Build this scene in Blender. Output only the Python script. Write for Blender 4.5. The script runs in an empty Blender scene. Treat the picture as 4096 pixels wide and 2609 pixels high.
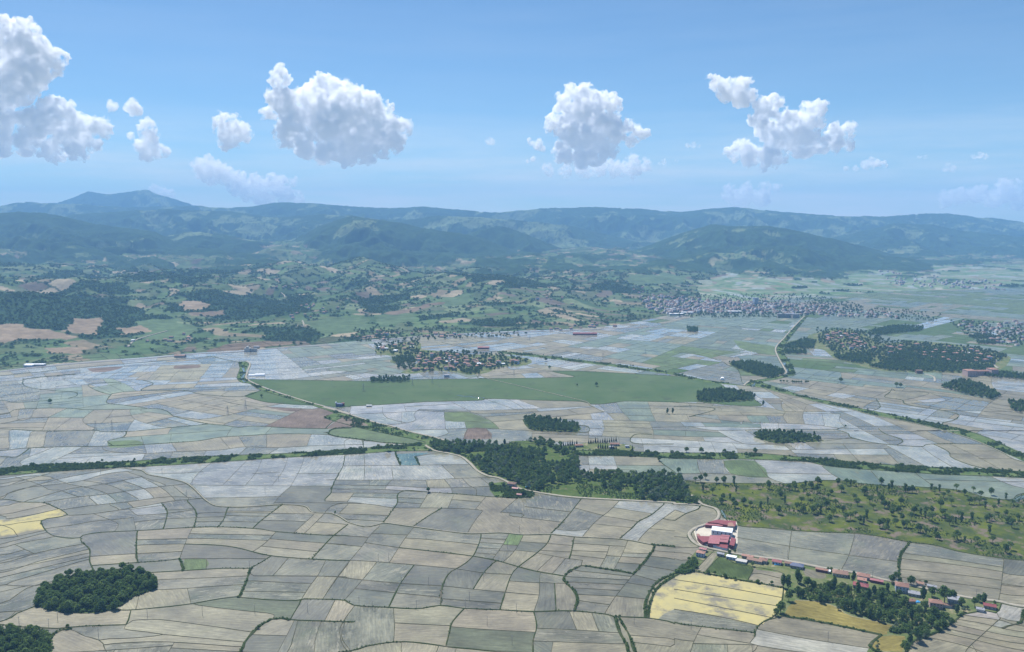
import bpy, math, random
import numpy as np
from mathutils import Vector, Matrix
from mathutils.geometry import delaunay_2d_cdt

R = math.radians
SC = bpy.context.scene
COL = SC.collection
# ------------------------------------------------------------------ camera, world, sun, exposure
CAM_H, FPX, PITCH = 400.0, 3215.0, R(7.5)
cam_d = bpy.data.cameras.new('camera'); cam = bpy.data.objects.new('camera', cam_d); COL.objects.link(cam)
cam.location = (0, 0, CAM_H); cam.rotation_euler = (math.pi/2 - PITCH, 0, 0)
cam_d.sensor_width = 36; cam_d.lens = 36*FPX/4096; cam_d.clip_start = 1; cam_d.clip_end = 200000
SC.camera = cam
SUN_EL, SUN_AZ = R(60), R(-30)
wd = bpy.data.worlds.new('World'); SC.world = wd; wd.use_nodes = True
nt = wd.node_tree; bg = nt.nodes['Background']
sky = nt.nodes.new('ShaderNodeTexSky'); sky.sky_type = 'NISHITA'; sky.sun_disc = False
sky.sun_elevation = SUN_EL; sky.sun_rotation = SUN_AZ; sky.altitude = 1500
sky.air_density = 1.0; sky.dust_density = 0.25; sky.ozone_density = 2.0
nt.links.new(sky.outputs[0], bg.inputs[0]); bg.inputs[1].default_value = 0.071
# thin high veil: a little uneven brightening of the sky, strongest low down
tcw = nt.nodes.new('ShaderNodeTexCoord'); mpw = nt.nodes.new('ShaderNodeMapping'); mpw.inputs['Scale'].default_value = (1.6, 1.6, 16); nzw = nt.nodes.new('ShaderNodeTexNoise'); nzw.inputs['Scale'].default_value = 2.6; nzw.inputs['Detail'].default_value = 7; nzw.inputs['Roughness'].default_value = .6
sxw = nt.nodes.new('ShaderNodeSeparateXYZ'); nt.links.new(tcw.outputs['Generated'], mpw.inputs[0]); nt.links.new(mpw.outputs[0], nzw.inputs['Vector']); nt.links.new(tcw.outputs['Generated'], sxw.inputs[0])
def _mr(src, a, b, c, d):
    r = nt.nodes.new('ShaderNodeMapRange'); r.inputs[1].default_value = a; r.inputs[2].default_value = b; r.inputs[3].default_value = c; r.inputs[4].default_value = d; nt.links.new(src, r.inputs[0]); return r.outputs[0]
mw = nt.nodes.new('ShaderNodeMath'); mw.operation = 'MULTIPLY'; nt.links.new(_mr(nzw.outputs[0], .36, .66, .18, 1.0), mw.inputs[0]); nt.links.new(_mr(sxw.outputs[2], .0, .13, 1.0, .05), mw.inputs[1])
mxw = nt.nodes.new('ShaderNodeMix'); mxw.data_type = 'RGBA'; mxw.inputs['B'].default_value = (9.6, 9.9, 10.2, 1); nt.links.new(mw.outputs[0], mxw.inputs['Factor']); tnt = nt.nodes.new('ShaderNodeVectorMath'); tnt.operation = 'MULTIPLY'; tnt.inputs[1].default_value = (.80, 1.03, 1.15); nt.links.new(sky.outputs[0], tnt.inputs[0]); nt.links.new(tnt.outputs[0], mxw.inputs['A']); nt.links.new(mxw.outputs['Result'], bg.inputs[0])
sun_d = bpy.data.lights.new('sun', 'SUN'); sun = bpy.data.objects.new('sun', sun_d); COL.objects.link(sun)
sun_d.energy = 5.0; sun_d.angle = R(0.5); sun_d.color = (1.0, 0.96, 0.9)
sd = Vector((math.sin(SUN_AZ)*math.cos(SUN_EL), math.cos(SUN_AZ)*math.cos(SUN_EL), math.sin(SUN_EL)))
sun.rotation_euler = sd.to_track_quat('Z', 'Y').to_euler(); sun.location = (0, 0, 900)
SC.view_settings.view_transform = 'Standard'; SC.view_settings.look = 'None'
SC.view_settings.gamma = 1; SC.view_settings.exposure = 0.52
cy = SC.cycles
cy.max_bounces = 64; cy.diffuse_bounces = 2; cy.glossy_bounces = 2; cy.transmission_bounces = 2
cy.volume_bounces = 60; cy.volume_step_rate = 1.0; cy.volume_max_steps = 512; cy.transparent_max_bounces = 12; cy.use_denoising = True
cy.caustics_reflective = False; cy.caustics_refractive = False
cy.sample_clamp_indirect = 10.0

HAZE_DENSITY = 7.2e-5
HAZE_COLOR = (0.30, 0.59, 1.0)

# ------------------------------------------------------------------ helpers
def G(px, py, z=0.0):
    dx = (px-2048.0)/FPX; dy = (1304.5-py)/FPX
    d = (dx, math.cos(PITCH)+dy*math.sin(PITCH), -math.sin(PITCH)+dy*math.cos(PITCH))
    t = (z-CAM_H)/d[2]
    return (t*d[0], t*d[1])
REG = {'A': (0, 1700, 1400/2363), 'B': (1300, 1700, 1400/2363), 'C': (2696, 1700, 1400/2363),
       'D': (0, 1300, 1400/2408), 'E': (1300, 1300, 1400/2408), 'F': (2696, 1200, 1400/2408),
       'T': (2696, 700, 1400/2408), 'U': (0, 700, 1400/2408), 'V': (1300, 700, 1400/2408), 'S': (0, 0, 1.0),
       'Q': (2740, 2050, 260/2216), 'W': (0, 0, 4096/2408)}
def pp(s, reg):
    ox, oy, k = REG[reg]
    v = [float(a) for a in s.replace(',', ' ').split()]
    return [(ox+v[i]*k, oy+v[i+1]*k) for i in range(0, len(v), 2)]
def gp(s, reg): return [G(*p) for p in pp(s, reg)]

def hsh(a, b, c=0):
    with np.errstate(over='ignore'):
        h = (np.asarray(a).astype(np.int64)*374761393 + np.asarray(b).astype(np.int64)*668265263 + np.int64(c)*2147483647) & 0xffffffff
        h = ((h ^ (h >> 13))*1274126177) & 0xffffffff
        h = ((h ^ (h >> 16))*2246822519) & 0xffffffff
        h = h ^ (h >> 15)
    return (h & 0xffffff)/float(0x1000000)
def vnoise(x, y, s, seed=0):
    x = np.asarray(x, float)/s; y = np.asarray(y, float)/s
    xi = np.floor(x); yi = np.floor(y); fx = x-xi; fy = y-yi
    fx = fx*fx*fx*(fx*(fx*6-15)+10); fy = fy*fy*fy*(fy*(fy*6-15)+10)
    a = hsh(xi, yi, seed); b = hsh(xi+1, yi, seed); c = hsh(xi, yi+1, seed); d = hsh(xi+1, yi+1, seed)
    return (a*(1-fx)+b*fx)*(1-fy)+(c*(1-fx)+d*fx)*fy
def fbm(x, y, s, o=4, seed=0):
    r = 0; a = 0.5; t = 0
    for i in range(o):
        r = r+a*vnoise(x+i*371.3, y-i*191.7, s/(2**i)/1.0, seed+i); t += a; a *= 0.5
    return r/t
def sstep(a, b, x):
    t = np.clip((x-a)/(b-a), 0, 1); return t*t*(3-2*t)

# materials -------------------------------------------------------
def mat(name, col, rough=0.8, noise=0.0, scale=1.0, spec=0.3, metal=0.0, vary=0.0):
    m = bpy.data.materials.new(name); m.use_nodes = True; n = m.node_tree; b = n.nodes['Principled BSDF']
    b.inputs['Base Color'].default_value = (*col, 1); b.inputs['Roughness'].default_value = rough
    b.inputs['Specular IOR Level'].default_value = spec; b.inputs['Metallic'].default_value = metal
    last = None
    if noise > 0:
        tc = n.nodes.new('ShaderNodeTexCoord'); nz = n.nodes.new('ShaderNodeTexNoise'); nz.inputs['Scale'].default_value = scale
        nz.inputs['Detail'].default_value = 5; n.links.new(tc.outputs['Object'], nz.inputs['Vector'])
        mr = n.nodes.new('ShaderNodeMapRange'); mr.inputs[1].default_value = 0.25; mr.inputs[2].default_value = 0.75
        mr.inputs[3].default_value = 1-noise; mr.inputs[4].default_value = 1+noise; n.links.new(nz.outputs[0], mr.inputs[0])
        mx = n.nodes.new('ShaderNodeVectorMath'); mx.operation = 'SCALE'; mx.inputs[0].default_value = col
        n.links.new(mr.outputs[0], mx.inputs['Scale']); last = mx.outputs[0]
    if vary > 0:
        oi = n.nodes.new('ShaderNodeObjectInfo'); mr = n.nodes.new('ShaderNodeMapRange')
        mr.inputs[3].default_value = 1-vary; mr.inputs[4].default_value = 1+vary; n.links.new(oi.outputs['Random'], mr.inputs[0])
        mx = n.nodes.new('ShaderNodeVectorMath'); mx.operation = 'SCALE'; mx.inputs[0].default_value = col
        if last: n.links.new(last, mx.inputs[0])
        n.links.new(mr.outputs[0], mx.inputs['Scale']); last = mx.outputs[0]
    if last: n.links.new(last, b.inputs['Base Color'])
    return m
def leafmat(name, c1, c2, tr=0.25):
    m = bpy.data.materials.new(name); m.use_nodes = True; n = m.node_tree; n.nodes.clear()
    out = n.nodes.new('ShaderNodeOutputMaterial'); oi = n.nodes.new('ShaderNodeObjectInfo')
    ge = n.nodes.new('ShaderNodeNewGeometry')
    ad = n.nodes.new('ShaderNodeMath'); ad.operation = 'MULTIPLY_ADD'; ad.inputs[1].default_value = 0.55
    n.links.new(oi.outputs['Random'], ad.inputs[0])
    mm = n.nodes.new('ShaderNodeMath'); mm.operation = 'MULTIPLY'; mm.inputs[1].default_value = 0.45
    n.links.new(ge.outputs['Random Per Island'], mm.inputs[0]); n.links.new(mm.outputs[0], ad.inputs[2])
    mx = n.nodes.new('ShaderNodeMix'); mx.data_type = 'RGBA'
    mx.inputs['A'].default_value = (*c1, 1); mx.inputs['B'].default_value = (*c2, 1)
    n.links.new(ad.outputs[0], mx.inputs['Factor'])
    df = n.nodes.new('ShaderNodeBsdfDiffuse'); ts = n.nodes.new('ShaderNodeBsdfTranslucent'); ms = n.nodes.new('ShaderNodeMixShader')
    ms.inputs[0].default_value = tr
    n.links.new(mx.outputs['Result'], df.inputs[0]); n.links.new(mx.outputs['Result'], ts.inputs[0])
    n.links.new(df.outputs[0], ms.inputs[1]); n.links.new(ts.outputs[0], ms.inputs[2]); n.links.new(ms.outputs[0], out.inputs[0])
    return m
M = dict(
    leaf=leafmat('leaf_green', (0.062, 0.125, 0.036), (0.19, 0.265, 0.08), .42),
    leafdark=leafmat('leaf_dark', (0.055, 0.115, 0.042), (0.15, 0.225, 0.072), .42),
    leafwillow=leafmat('leaf_silver', (0.11, 0.16, 0.10), (0.19, 0.24, 0.16), .35),
    needle=leafmat('needle_dark', (0.012, 0.03, 0.015), (0.025, 0.05, 0.022), 0.05),
    leaffar=leafmat('leaf_hillside', (0.055, 0.105, 0.035), (0.14, 0.20, 0.075), .5),
    scrub=leafmat('scrub_leaf', (0.055, 0.10, 0.026), (0.12, 0.18, 0.05), .35),
    bark=mat('bark', (0.10, 0.08, 0.06), 0.95),
    redtile=mat('red_roof_tiles', (0.27, 0.15, 0.115), 0.8, 0.18, 1.5, vary=0.25),
    oldtile=mat('old_roof_tiles', (0.23, 0.145, 0.11), 0.85, 0.25, 1.2, vary=0.2),
    redmetal=mat('red_metal_roof', (0.21, 0.055, 0.06), 0.5, 0.14, 0.35),
    redmetal2=mat('faded_red_metal_roof', (0.31, 0.12, 0.13), 0.5, 0.2, 0.4),
    whitemetal=mat('white_metal_roof', (0.72, 0.74, 0.76), 0.4, 0.04, 0.3),
    greyroof=mat('grey_roof', (0.25, 0.26, 0.29), 0.7, 0.2, 0.8),
    blueroof=mat('blue_roof', (0.09, 0.11, 0.18), 0.5, 0.15, 0.8),
    wall=mat('cream_wall', (0.36, 0.34, 0.31), 0.9, 0.08, 0.6, vary=0.2),
    townwall=mat('town_wall', (0.25, 0.235, 0.23), 0.9), townroof=mat('town_roof', (0.20, 0.12, 0.10), 0.9),
    wallblue=mat('grey_blue_wall', (0.42, 0.47, 0.56), 0.9, 0.1, 0.6),
    wallpink=mat('pink_wall', (0.46, 0.33, 0.30), 0.9, 0.08, 0.6),
    wallgrey=mat('concrete_wall', (0.36, 0.36, 0.35), 0.9, 0.15, 0.5),
    darkred=mat('dark_red_wall', (0.16, 0.05, 0.06), 0.8, 0.2, 0.5),
    window=mat('window_glass', (0.03, 0.035, 0.045), 0.1, spec=0.6),
    door=mat('door_paint', (0.14, 0.08, 0.05), 0.6),
    concrete=mat('concrete', (0.42, 0.41, 0.39), 0.9, 0.12, 0.6),
    steel=mat('galvanised_steel', (0.28, 0.29, 0.3), 0.5, metal=0.3),
    polewood=mat('pole_concrete', (0.18, 0.17, 0.155), 0.9),
    tarp=mat('blue_tarp', (0.05, 0.32, 0.62), 0.6),
    white=mat('white_fabric', (0.85, 0.86, 0.88), 0.7),
    car=mat('car_paint', (0.6, 0.62, 0.65), 0.3, vary=0.4), tyre=mat('tyre_rubber', (0.03, 0.03, 0.03), 0.9),
)

# mesh building ---------------------------------------------------
def link(name, me, parent=None, **props):
    o = bpy.data.objects.new(name, me); COL.objects.link(o)
    if parent is not None: o.parent = parent
    for k, v in props.items(): o[k] = v
    return o
def mesh_np(name, verts, faces, mats=(), smooth=False, mi=None):
    """verts (n,3), faces: (m,k) array of constant k"""
    me = bpy.data.meshes.new(name); v = np.asarray(verts, np.float32); f = np.asarray(faces, np.int32)
    me.vertices.add(len(v)); me.vertices.foreach_set('co', v.ravel())
    k = f.shape[1]; me.loops.add(f.size); me.loops.foreach_set('vertex_index', f.ravel())
    me.polygons.add(len(f)); me.polygons.foreach_set('loop_start', np.arange(0, f.size, k, dtype=np.int32))
    try: me.polygons.foreach_set('loop_total', np.full(len(f), k, np.int32))
    except Exception: pass
    if mi is not None: me.polygons.foreach_set('material_index', np.asarray(mi, np.int32))
    if smooth: me.polygons.foreach_set('use_smooth', np.ones(len(f), bool))
    for m in mats: me.materials.append(m)
    me.update(calc_edges=True); return me
class MB:
    def __init__(s): s.v = []; s.f = []; s.m = []
    def face(s, pts, m=0):
        i = len(s.v); s.v += [tuple(p) for p in pts]; s.f.append(tuple(range(i, i+len(pts)))); s.m.append(m)
    def box(s, x0, x1, y0, y1, z0, z1, m=0, rot=0, org=(0, 0)):
        i = len(s.v); c, sn = math.cos(rot), math.sin(rot)
        for z in (z0, z1):
            for x, y in ((x0, y0), (x1, y0), (x1, y1), (x0, y1)): s.v.append((org[0]+c*x-sn*y, org[1]+sn*x+c*y, z))
        for q in ((0, 3, 2, 1), (4, 5, 6, 7), (0, 1, 5, 4), (1, 2, 6, 5), (2, 3, 7, 6), (3, 0, 4, 7)):
            s.f.append(tuple(i+a for a in q)); s.m.append(m)
    def tube(s, a, b, r0, r1, n=6, m=0):
        a = Vector(a); b = Vector(b); q = (b-a).to_track_quat('Z', 'Y'); i = len(s.v)
        for p, r in ((a, r0), (b, r1)):
            for k in range(n):
                t = 2*math.pi*k/n; s.v.append(tuple(p+q @ Vector((r*math.cos(t), r*math.sin(t), 0))))
        for k in range(n):
            l = (k+1) % n; s.f.append((i+k, i+l, i+n+l, i+n+k)); s.m.append(m)
        s.f.append(tuple(i+n+k for k in range(n))); s.m.append(m)
    def prism(s, pts, z0, z1, m=0, mt=None):
        n = len(pts); A = sum(pts[k][0]*pts[(k+1) % n][1]-pts[(k+1) % n][0]*pts[k][1] for k in range(n))
        if A < 0: pts = pts[::-1]
        zz = z1 if callable(z1) else (lambda x, y: z1)
        i = len(s.v); s.v += [(p[0], p[1], z0) for p in pts]+[(p[0], p[1], zz(*p)) for p in pts]
        for k in range(n):
            l = (k+1) % n; s.f.append((i+k, i+l, i+n+l, i+n+k)); s.m.append(m)
        s.f.append(tuple(i+n+k for k in range(n))); s.m.append(m if mt is None else mt)
    def mesh(s, name, *mats):
        me = bpy.data.meshes.new(name); me.from_pydata(s.v, [], s.f)
        for m in mats: me.materials.append(m)
        if len(mats) > 1: me.polygons.foreach_set('material_index', s.m)
        me.update(); return me
# ------------------------------------------------------------------ hills: height function
CP, SP = math.cos(PITCH), math.sin(PITCH)
def col_of(x, y): return 2048.0+FPX*x/(np.maximum(y, 1)*CP+40.0)
def z_at(py, y):
    dy = (1304.5-py)/FPX
    return CAM_H + y*(-SP+dy*CP)/(CP+dy*SP)
def prof(s):
    p = pp(s, 'W'); return np.array([a[0] for a in p]), np.array([a[1] for a in p])
# crest lines: (row/column pairs), distance km at left / right end, front width, back width, forest weight, roughness
RIDGES = [
 ("-500 500 0 486 60 478 140 478 170 470 215 450 240 455 265 458 300 455 350 447 400 463 460 484 520 495 700 520", 15.6, 15.6, 2.4, 1.6, .5, .10),
 ("-500 488 0 485 60 477 140 479 300 488 460 485 550 488 600 486 650 478 740 480 830 487 930 490 1000 488 1060 493 1160 500 1250 492 1320 490 1400 487 1500 493 1600 500 1700 490 1750 489 1840 500 1960 508 2060 511 2170 503 2230 505 2330 513 2408 525 2900 540", 12.8, 12.3, 3.0, 2, .40, .16),
 ("-500 540 0 530 150 510 250 501 400 492 550 500 650 512 760 505 860 512 950 520 1030 510 1130 510 1250 522 1330 530 1450 560 1560 575 1700 590 1850 580 2000 552 2100 528 2190 530 2260 545 2408 560 2900 590", 10.4, 10, 2.3, 1.8, .42, .22),
 ("-600 530 0 505 50 500 100 501 150 510 220 528 300 538 370 549 430 580 520 604 600 650", 7.6, 7.4, 3.0, 1.8, .85, .28),
 ("300 590 380 556 470 545 560 560 620 568 700 590 760 612 850 650", 8.3, 8.0, 2.4, 1.5, .55, .30),
 ("560 650 640 598 700 562 760 530 830 508 880 517 950 527 1000 540 1080 550 1130 560 1200 590 1290 620 1370 655", 8.6, 7.0, 2.7, 1.8, .85, .28),
 ("1040 590 1100 552 1130 543 1180 532 1230 550 1280 570 1340 595 1400 645", 8.4, 8.0, 1.8, 1.4, .95, .22),
 ("1390 650 1450 610 1500 588 1600 551 1670 530 1720 534 1800 534 1870 545 1960 565 2060 590 2170 622 2250 650 2350 675", 8.0, 7.4, 2.4, 1.8, .72, .24),
 ("2150 640 2240 615 2330 600 2408 598 2600 590 2900 600", 9.3, 9.0, 1.6, 1.4, .3, .24),
 ("330 650 400 602 450 585 520 590 600 610 690 645", 6.7, 6.5, 1.1, .8, .6, .3),
 ("-300 590 0 588 80 582 180 580 260 596 350 635", 6.2, 6.2, 1.0, .8, .5, .3),
 ("690 650 780 612 850 600 930 611 1030 645", 6.5, 6.3, 1.0, .8, .5, .3),
 ("1090 645 1180 604 1260 600 1340 625 1400 655", 6.5, 6.3, 1.0, .7, .65, .3),
 ("1850 650 1950 612 2050 600 2150 612 2270 650", 6.9, 6.7, 1.1, .9, .5, .3),
 ("-200 668 0 650 120 653 230 675", 4.0, 4.0, .6, .5, .25, .2),
 ("590 722 700 690 800 688 880 704 970 732", 4.0, 3.9, .7, .5, .25, .2),
 ("1140 725 1250 696 1350 700 1430 720 1510 748", 3.8, 3.7, .7, .5, .15, .2),
 ("-300 700 0 689 60 687 120 690 200 708 300 722 400 742 470 765", 3.0, 3.3, .65, .5, 1.6, .10),
 ("330 722 420 690 520 684 620 694 700 716", 4.3, 4.4, .55, .5, .9, .10),
 ("-400 640 -100 620 0 618 100 622 200 645 300 665 380 690", 4.9, 4.7, .8, .9, .25, .18),
 ("600 680 680 655 760 640 830 650 900 665 960 690", 5.4, 5.2, .7, .7, .35, .18),
 ("780 735 850 695 950 660 1040 641 1180 648 1260 664 1350 690 1450 715 1560 740", 4.6, 4.3, 1.35, .9, .22, .10),
 ("1360 670 1420 640 1480 628 1560 612 1650 625 1750 650 1850 655 1950 668 2080 685", 6.0, 6.0, 1.3, .9, .3, .16),
]
RD = []
for s, d0, d1, wf, wb, fw, rg in RIDGES:
    cx, cyy = prof(s); RD.append((cx, cyy, d0*1000., d1*1000., wf*1000., wb*1000., fw, rg))
TOE = np.array([(-1500, 1560), (0, 1484), (174, 1461), (407, 1440), (581, 1430), (773, 1412), (953, 1403), (1250, 1380), (1492, 1358), (1707, 1341), (1998, 1326), (2300, 1316), (2500, 1298), (2700, 1255), (2900, 1218), (3200, 1190), (3600, 1165), (4096, 1150), (5500, 1140)], float)
def toe_dist(px):
    py = np.interp(px, TOE[:, 0], TOE[:, 1]); dy = (1304.5-py)/FPX
    return CAM_H*(CP+dy*SP)/(SP-dy*CP)
def hills(x, y):
    x = np.asarray(x, float); y = np.asarray(y, float)
    px = col_of(x, y); toe = toe_dist(px)
    q = np.maximum(y-toe, 0)
    lev = np.interp(px, [0, 1800, 2400, 3000, 4096], [.013, .011, .009, .006, .004])
    z = lev*np.minimum(q, 6000)*sstep(0, 500, q)
    roll = (fbm(x, y, 1000, 5, 11)-.36)*300*sstep(100, 2600, q)*np.interp(px, [0, 1500, 2400, 3000, 4096], [1, .8, .5, .22, .12])
    roll = roll+(.62-np.abs(2*fbm(x, y*.9, 560, 4, 19)-1)*2.0)*62*sstep(150, 1500, q)*np.interp(px, [0, 1500, 2400, 3000, 4096], [1, .9, .6, .2, .05])
    z = np.maximum(z+roll*sstep(80, 900, q), 0.0)
    fw = np.zeros_like(z); rough = fbm(x+.6*y, y-.2*x, 1500, 6, 5); 
    wx = (fbm(x, y, 1300, 4, 31)-.5)
    rid = 1-np.abs(2*fbm(x+300*wx, y*.8, 760, 5, 77)-1)*2.2
    rid = np.clip(rid, -.3, 1); rid2 = 1-np.abs(2*fbm(x+150*wx, y*.8, 330, 4, 78)-1)*2.4
    sp = 1-np.abs(2*vnoise(x*1.0+900*wx, y*.35, 620, 91)-1)
    for cx, cyy, d0, d1, wf, wb, f, rg in RD:
        dc = np.interp(px, cx, np.linspace(d0, d1, len(cx)))
        dc = dc + wx*wf*.35
        H = z_at(np.interp(px, cx, cyy), dc)
        H = np.where((px < cx[0]-5) | (px > cx[-1]+5), 0, H)
        t = (y-dc)
        s = np.clip(np.where(t < 0, -t/(wf*(1+.45*(sp-.5))), t/wb), 0, 1)
        sh = .5*(1+np.cos(math.pi*s)); sh = .55*sh+.45*(1-s)**1.15*np.clip(1.05-.05*s, 0, 1)
        carve = 1.65*rg*(1.5*(1-rid)*.5+.6*(1-sp)+.95*(1-rid2))*np.clip(1-sh**5, 0, 1)
        zr = H*sh*(1-np.minimum(carve, .8))*(1+.05*(fbm(x, y, 420, 4, 99)-.5))
        w = zr > z
        fw = np.where(w, f*np.clip((sh-.16)*2.6+vnoise(x, y, 260, 17)*.4-.2, 0, 1)**.7, fw*1.0)
        z = np.maximum(z, zr)
    return z, fw, q
def hz(x, y):
    z, _, q = hills(np.array([x]), np.array([y])); return float(z[0]) if q[0] > 0 else 0.0
_TS = np.exp(np.linspace(math.log(1500), math.log(24000), 420))
def ray(px, py):
    """world points where view rays through photo points meet the land"""
    px = np.atleast_1d(np.asarray(px, float)); py = np.atleast_1d(np.asarray(py, float))
    dx = (px-2048)/FPX; dy = (1304.5-py)/FPX
    d = np.stack([dx, CP+dy*SP, -SP+dy*CP], 1)
    Y = _TS[None, :]; t = Y/d[:, 1:2]; X = t*d[:, 0:1]; Z = CAM_H+t*d[:, 2:3]
    hh, _, qq = hills(X, np.broadcast_to(Y, X.shape)); hh = np.where(qq > 0, hh, 0)
    b = (Z-hh) < 0; k = np.argmax(b, 1); k = np.where(b.any(1), k, len(_TS)-1); k0 = np.maximum(k-1, 0)
    r = np.arange(len(px)); a = (Z-hh)[r, k0]; c = (Z-hh)[r, k]; f = np.clip(a/np.where(np.abs(a-c) < 1e-6, 1, a-c), 0, 1)
    yy = _TS[k0]*(1-f)+_TS[k]*f; tt = yy/d[:, 1]; x = tt*d[:, 0]
    h2, _, q2 = hills(x, yy)
    return x, yy, np.where(q2 > 0, h2, 0)

# land cover ------------------------------------------------------
def jit(x, y, s, seed):
    """jittered cells: nearest id (2 ints) and distance to the border"""
    xi = np.floor(x/s); yi = np.floor(y/s); b1 = np.full(x.shape, 1e9); b2 = b1.copy(); ia = np.zeros(x.shape); ib = np.zeros(x.shape)
    for i in (-1, 0, 1):
        for j in (-1, 0, 1):
            a = xi+i; b = yi+j; cx = (a+.15+.7*hsh(a, b, seed))*s; cyy = (b+.15+.7*hsh(a, b, seed+1))*s
            d = np.hypot(x-cx, y-cyy); n = d < b1
            b2 = np.where(n, b1, np.minimum(b2, d)); ia = np.where(n, a, ia); ib = np.where(n, b, ib); b1 = np.where(n, d, b1)
    return ia, ib, (b2-b1)*.5
PAL = np.array([(.072, .115, .046), (.088, .13, .055), (.06, .10, .042), (.10, .135, .06), (.12, .15, .078), (.072, .11, .05), (.19, .16, .105), (.26, .22, .15), (.12, .10, .075), (.085, .10, .055), (.07, .10, .045), (.09, .115, .055)])
PAL2 = np.array([(.13, .175, .09), (.15, .19, .11), (.10, .155, .07), (.20, .22, .16), (.24, .235, .18), (.10, .16, .07), (.17, .2, .13), (.09, .145, .06), (.2, .17, .12), (.13, .17, .09), (.22, .25, .23), (.11, .16, .08)])
COVER = '''
f 425,714 440,691 520,684 620,695 700,716 730,736 640,746 560,753 470,736
f -60,690 0,689 100,690 200,708 300,722 400,742 480,768 300,748 180,748 165,778 90,770 -60,762
t -60,772 50,765 120,775 185,792 150,801 -60,803
t 175,749 235,745 245,765 215,786 160,781
t 420,708 480,707 492,722 430,728
b 450,732 532,729 530,742 455,744
b 480,823 560,805 640,798 690,800 665,813 560,827 480,832
f 610,787 660,769 720,770 762,785 740,801 640,801
f 800,700 900,690 965,690 960,706 850,712
f 850,712 930,715 935,735 860,736
f 990,746 1060,735 1075,745 1000,753
g 330,755 420,750 480,775 420,800 330,790
t 270,770 330,765 350,780 290,785
g 720,760 800,745 870,750 860,775 760,790
g 870,740 960,735 985,750 900,765
b 900,735 1000,715 1060,712 1000,722 930,742
g 1000,790 1080,775 1130,785 1060,800
t 845,790 880,785 900,793 860,798
g 1030,700 1100,695 1130,710 1060,720
t 100,818 190,816 215,828 120,830
g 190,835 260,828 300,838 220,850
f 230,745 290,748 330,765 300,772 240,762
g 1480,650 1560,640 1620,650 1560,668 1480,668
f 1420,672 1480,670 1520,685 1440,690
'''
CVC = {'t': (.225, .175, .12), 'b': (.15, .115, .08), 'g': (.085, .125, .06)}
CV = []
for ln in COVER.strip().splitlines():
    k_, s_ = ln.split(' ', 1); p_ = np.array(pp(s_, 'W')); X_, Y_, _z = ray(p_[:, 0], p_[:, 1]); CV.append((k_, np.column_stack([X_, Y_])))
def inpoly(p, x, y):
    r = np.zeros(x.shape, bool); n = len(p)
    for i in range(n):
        x0, y0 = p[i]; x1, y1 = p[(i+1) % n]
        r ^= ((y0 > y) != (y1 > y)) & (x < (x1-x0)*(y-y0)/(y1-y0+1e-12)+x0)
    return r
def landcover(x, y, fw, q, px):
    wx = x+(fbm(x, y, 180, 3, 3)-.5)*70; wy = y+(fbm(x, y, 180, 3, 4)-.5)*70
    a, b, dist = jit(wx, wy, 330., 21)
    th = hsh(a, b, 5)*math.pi
    u = wx*np.cos(th)+wy*np.sin(th); v = -wx*np.sin(th)+wy*np.cos(th)
    rh = 32+50*hsh(a, b, 6); r = np.floor(v/rh); ln = 90+170*hsh(a*7+r, b, 8); off = hsh(r, a+b, 9)*ln
    c = np.floor((u+off)/ln)
    dv = np.minimum(v-r*rh, rh-(v-r*rh)); du = np.minimum((u+off)-c*ln, ln-((u+off)-c*ln))
    bd = np.minimum(np.minimum(dv, du), dist)
    h = hsh(a*131+r, b*17+c, 10); h2 = hsh(a*11+c, b*7+r, 12)
    flat = (fw < .02) & (px+500*(fbm(x, y, 900, 3, 88)-.5) > 2750) & (q < 2200)
    k = np.clip((h*12).astype(int), 0, 11)
    col = np.where(flat[..., None], PAL2[k], PAL[k])*(.85+.3*h2)[..., None]
    dd = fbm(x, y, 620, 5, 41)*.5+fbm(x, y, 170, 5, 43)*.5
    far = sstep(5500, 9500, y)
    thr = .595-.29*np.minimum(fw, 1.0)-.03*far
    thr = np.where(fw > 1.2, .22, thr)
    thr = np.where(flat, .66, thr)
    hed = (bd < 4.5) & (vnoise(x, y, 45, 51) > .50) & (~flat)
    cop = jit(x, y, 60., 61); dots = (hsh(cop[0], cop[1], 3) > .86) & (cop[2] > 11)
    dots2 = jit(x, y, 26., 62); dots = dots | ((hsh(dots2[0], dots2[1], 3) > .90) & (dots2[2] > 4) & (vnoise(x, y, 260, 66) > .45))
    forest = (dd > thr) | hed | (dots & ~flat)
    fc = np.array((.026, .052, .022))*(.7+.7*fbm(x, y, 60, 3, 71))[..., None]
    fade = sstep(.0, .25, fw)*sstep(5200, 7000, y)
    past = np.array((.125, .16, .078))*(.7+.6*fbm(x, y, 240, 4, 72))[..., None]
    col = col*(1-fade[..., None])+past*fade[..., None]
    col = np.where(forest[..., None], fc, col)
    dense = (dd > thr)
    wx = x+(fbm(x, y, 90, 3, 13)-.5)*60; wy = y+(fbm(x, y, 90, 3, 14)-.5)*90
    for k_, p_ in CV:
        m = inpoly(p_, wx, wy)
        if not m.any(): continue
        if k_ == 'f': dense = dense | m; col = np.where(m[..., None], fc, col)
        else: dense = dense & ~m; hed = hed & ~m; dots = dots & ~m; col = np.where(m[..., None], np.array(CVC[k_])*(.85+.3*vnoise(x, y, 70, 15))[..., None], col)
    return col, dense, hed | (dots & ~flat), bd

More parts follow.
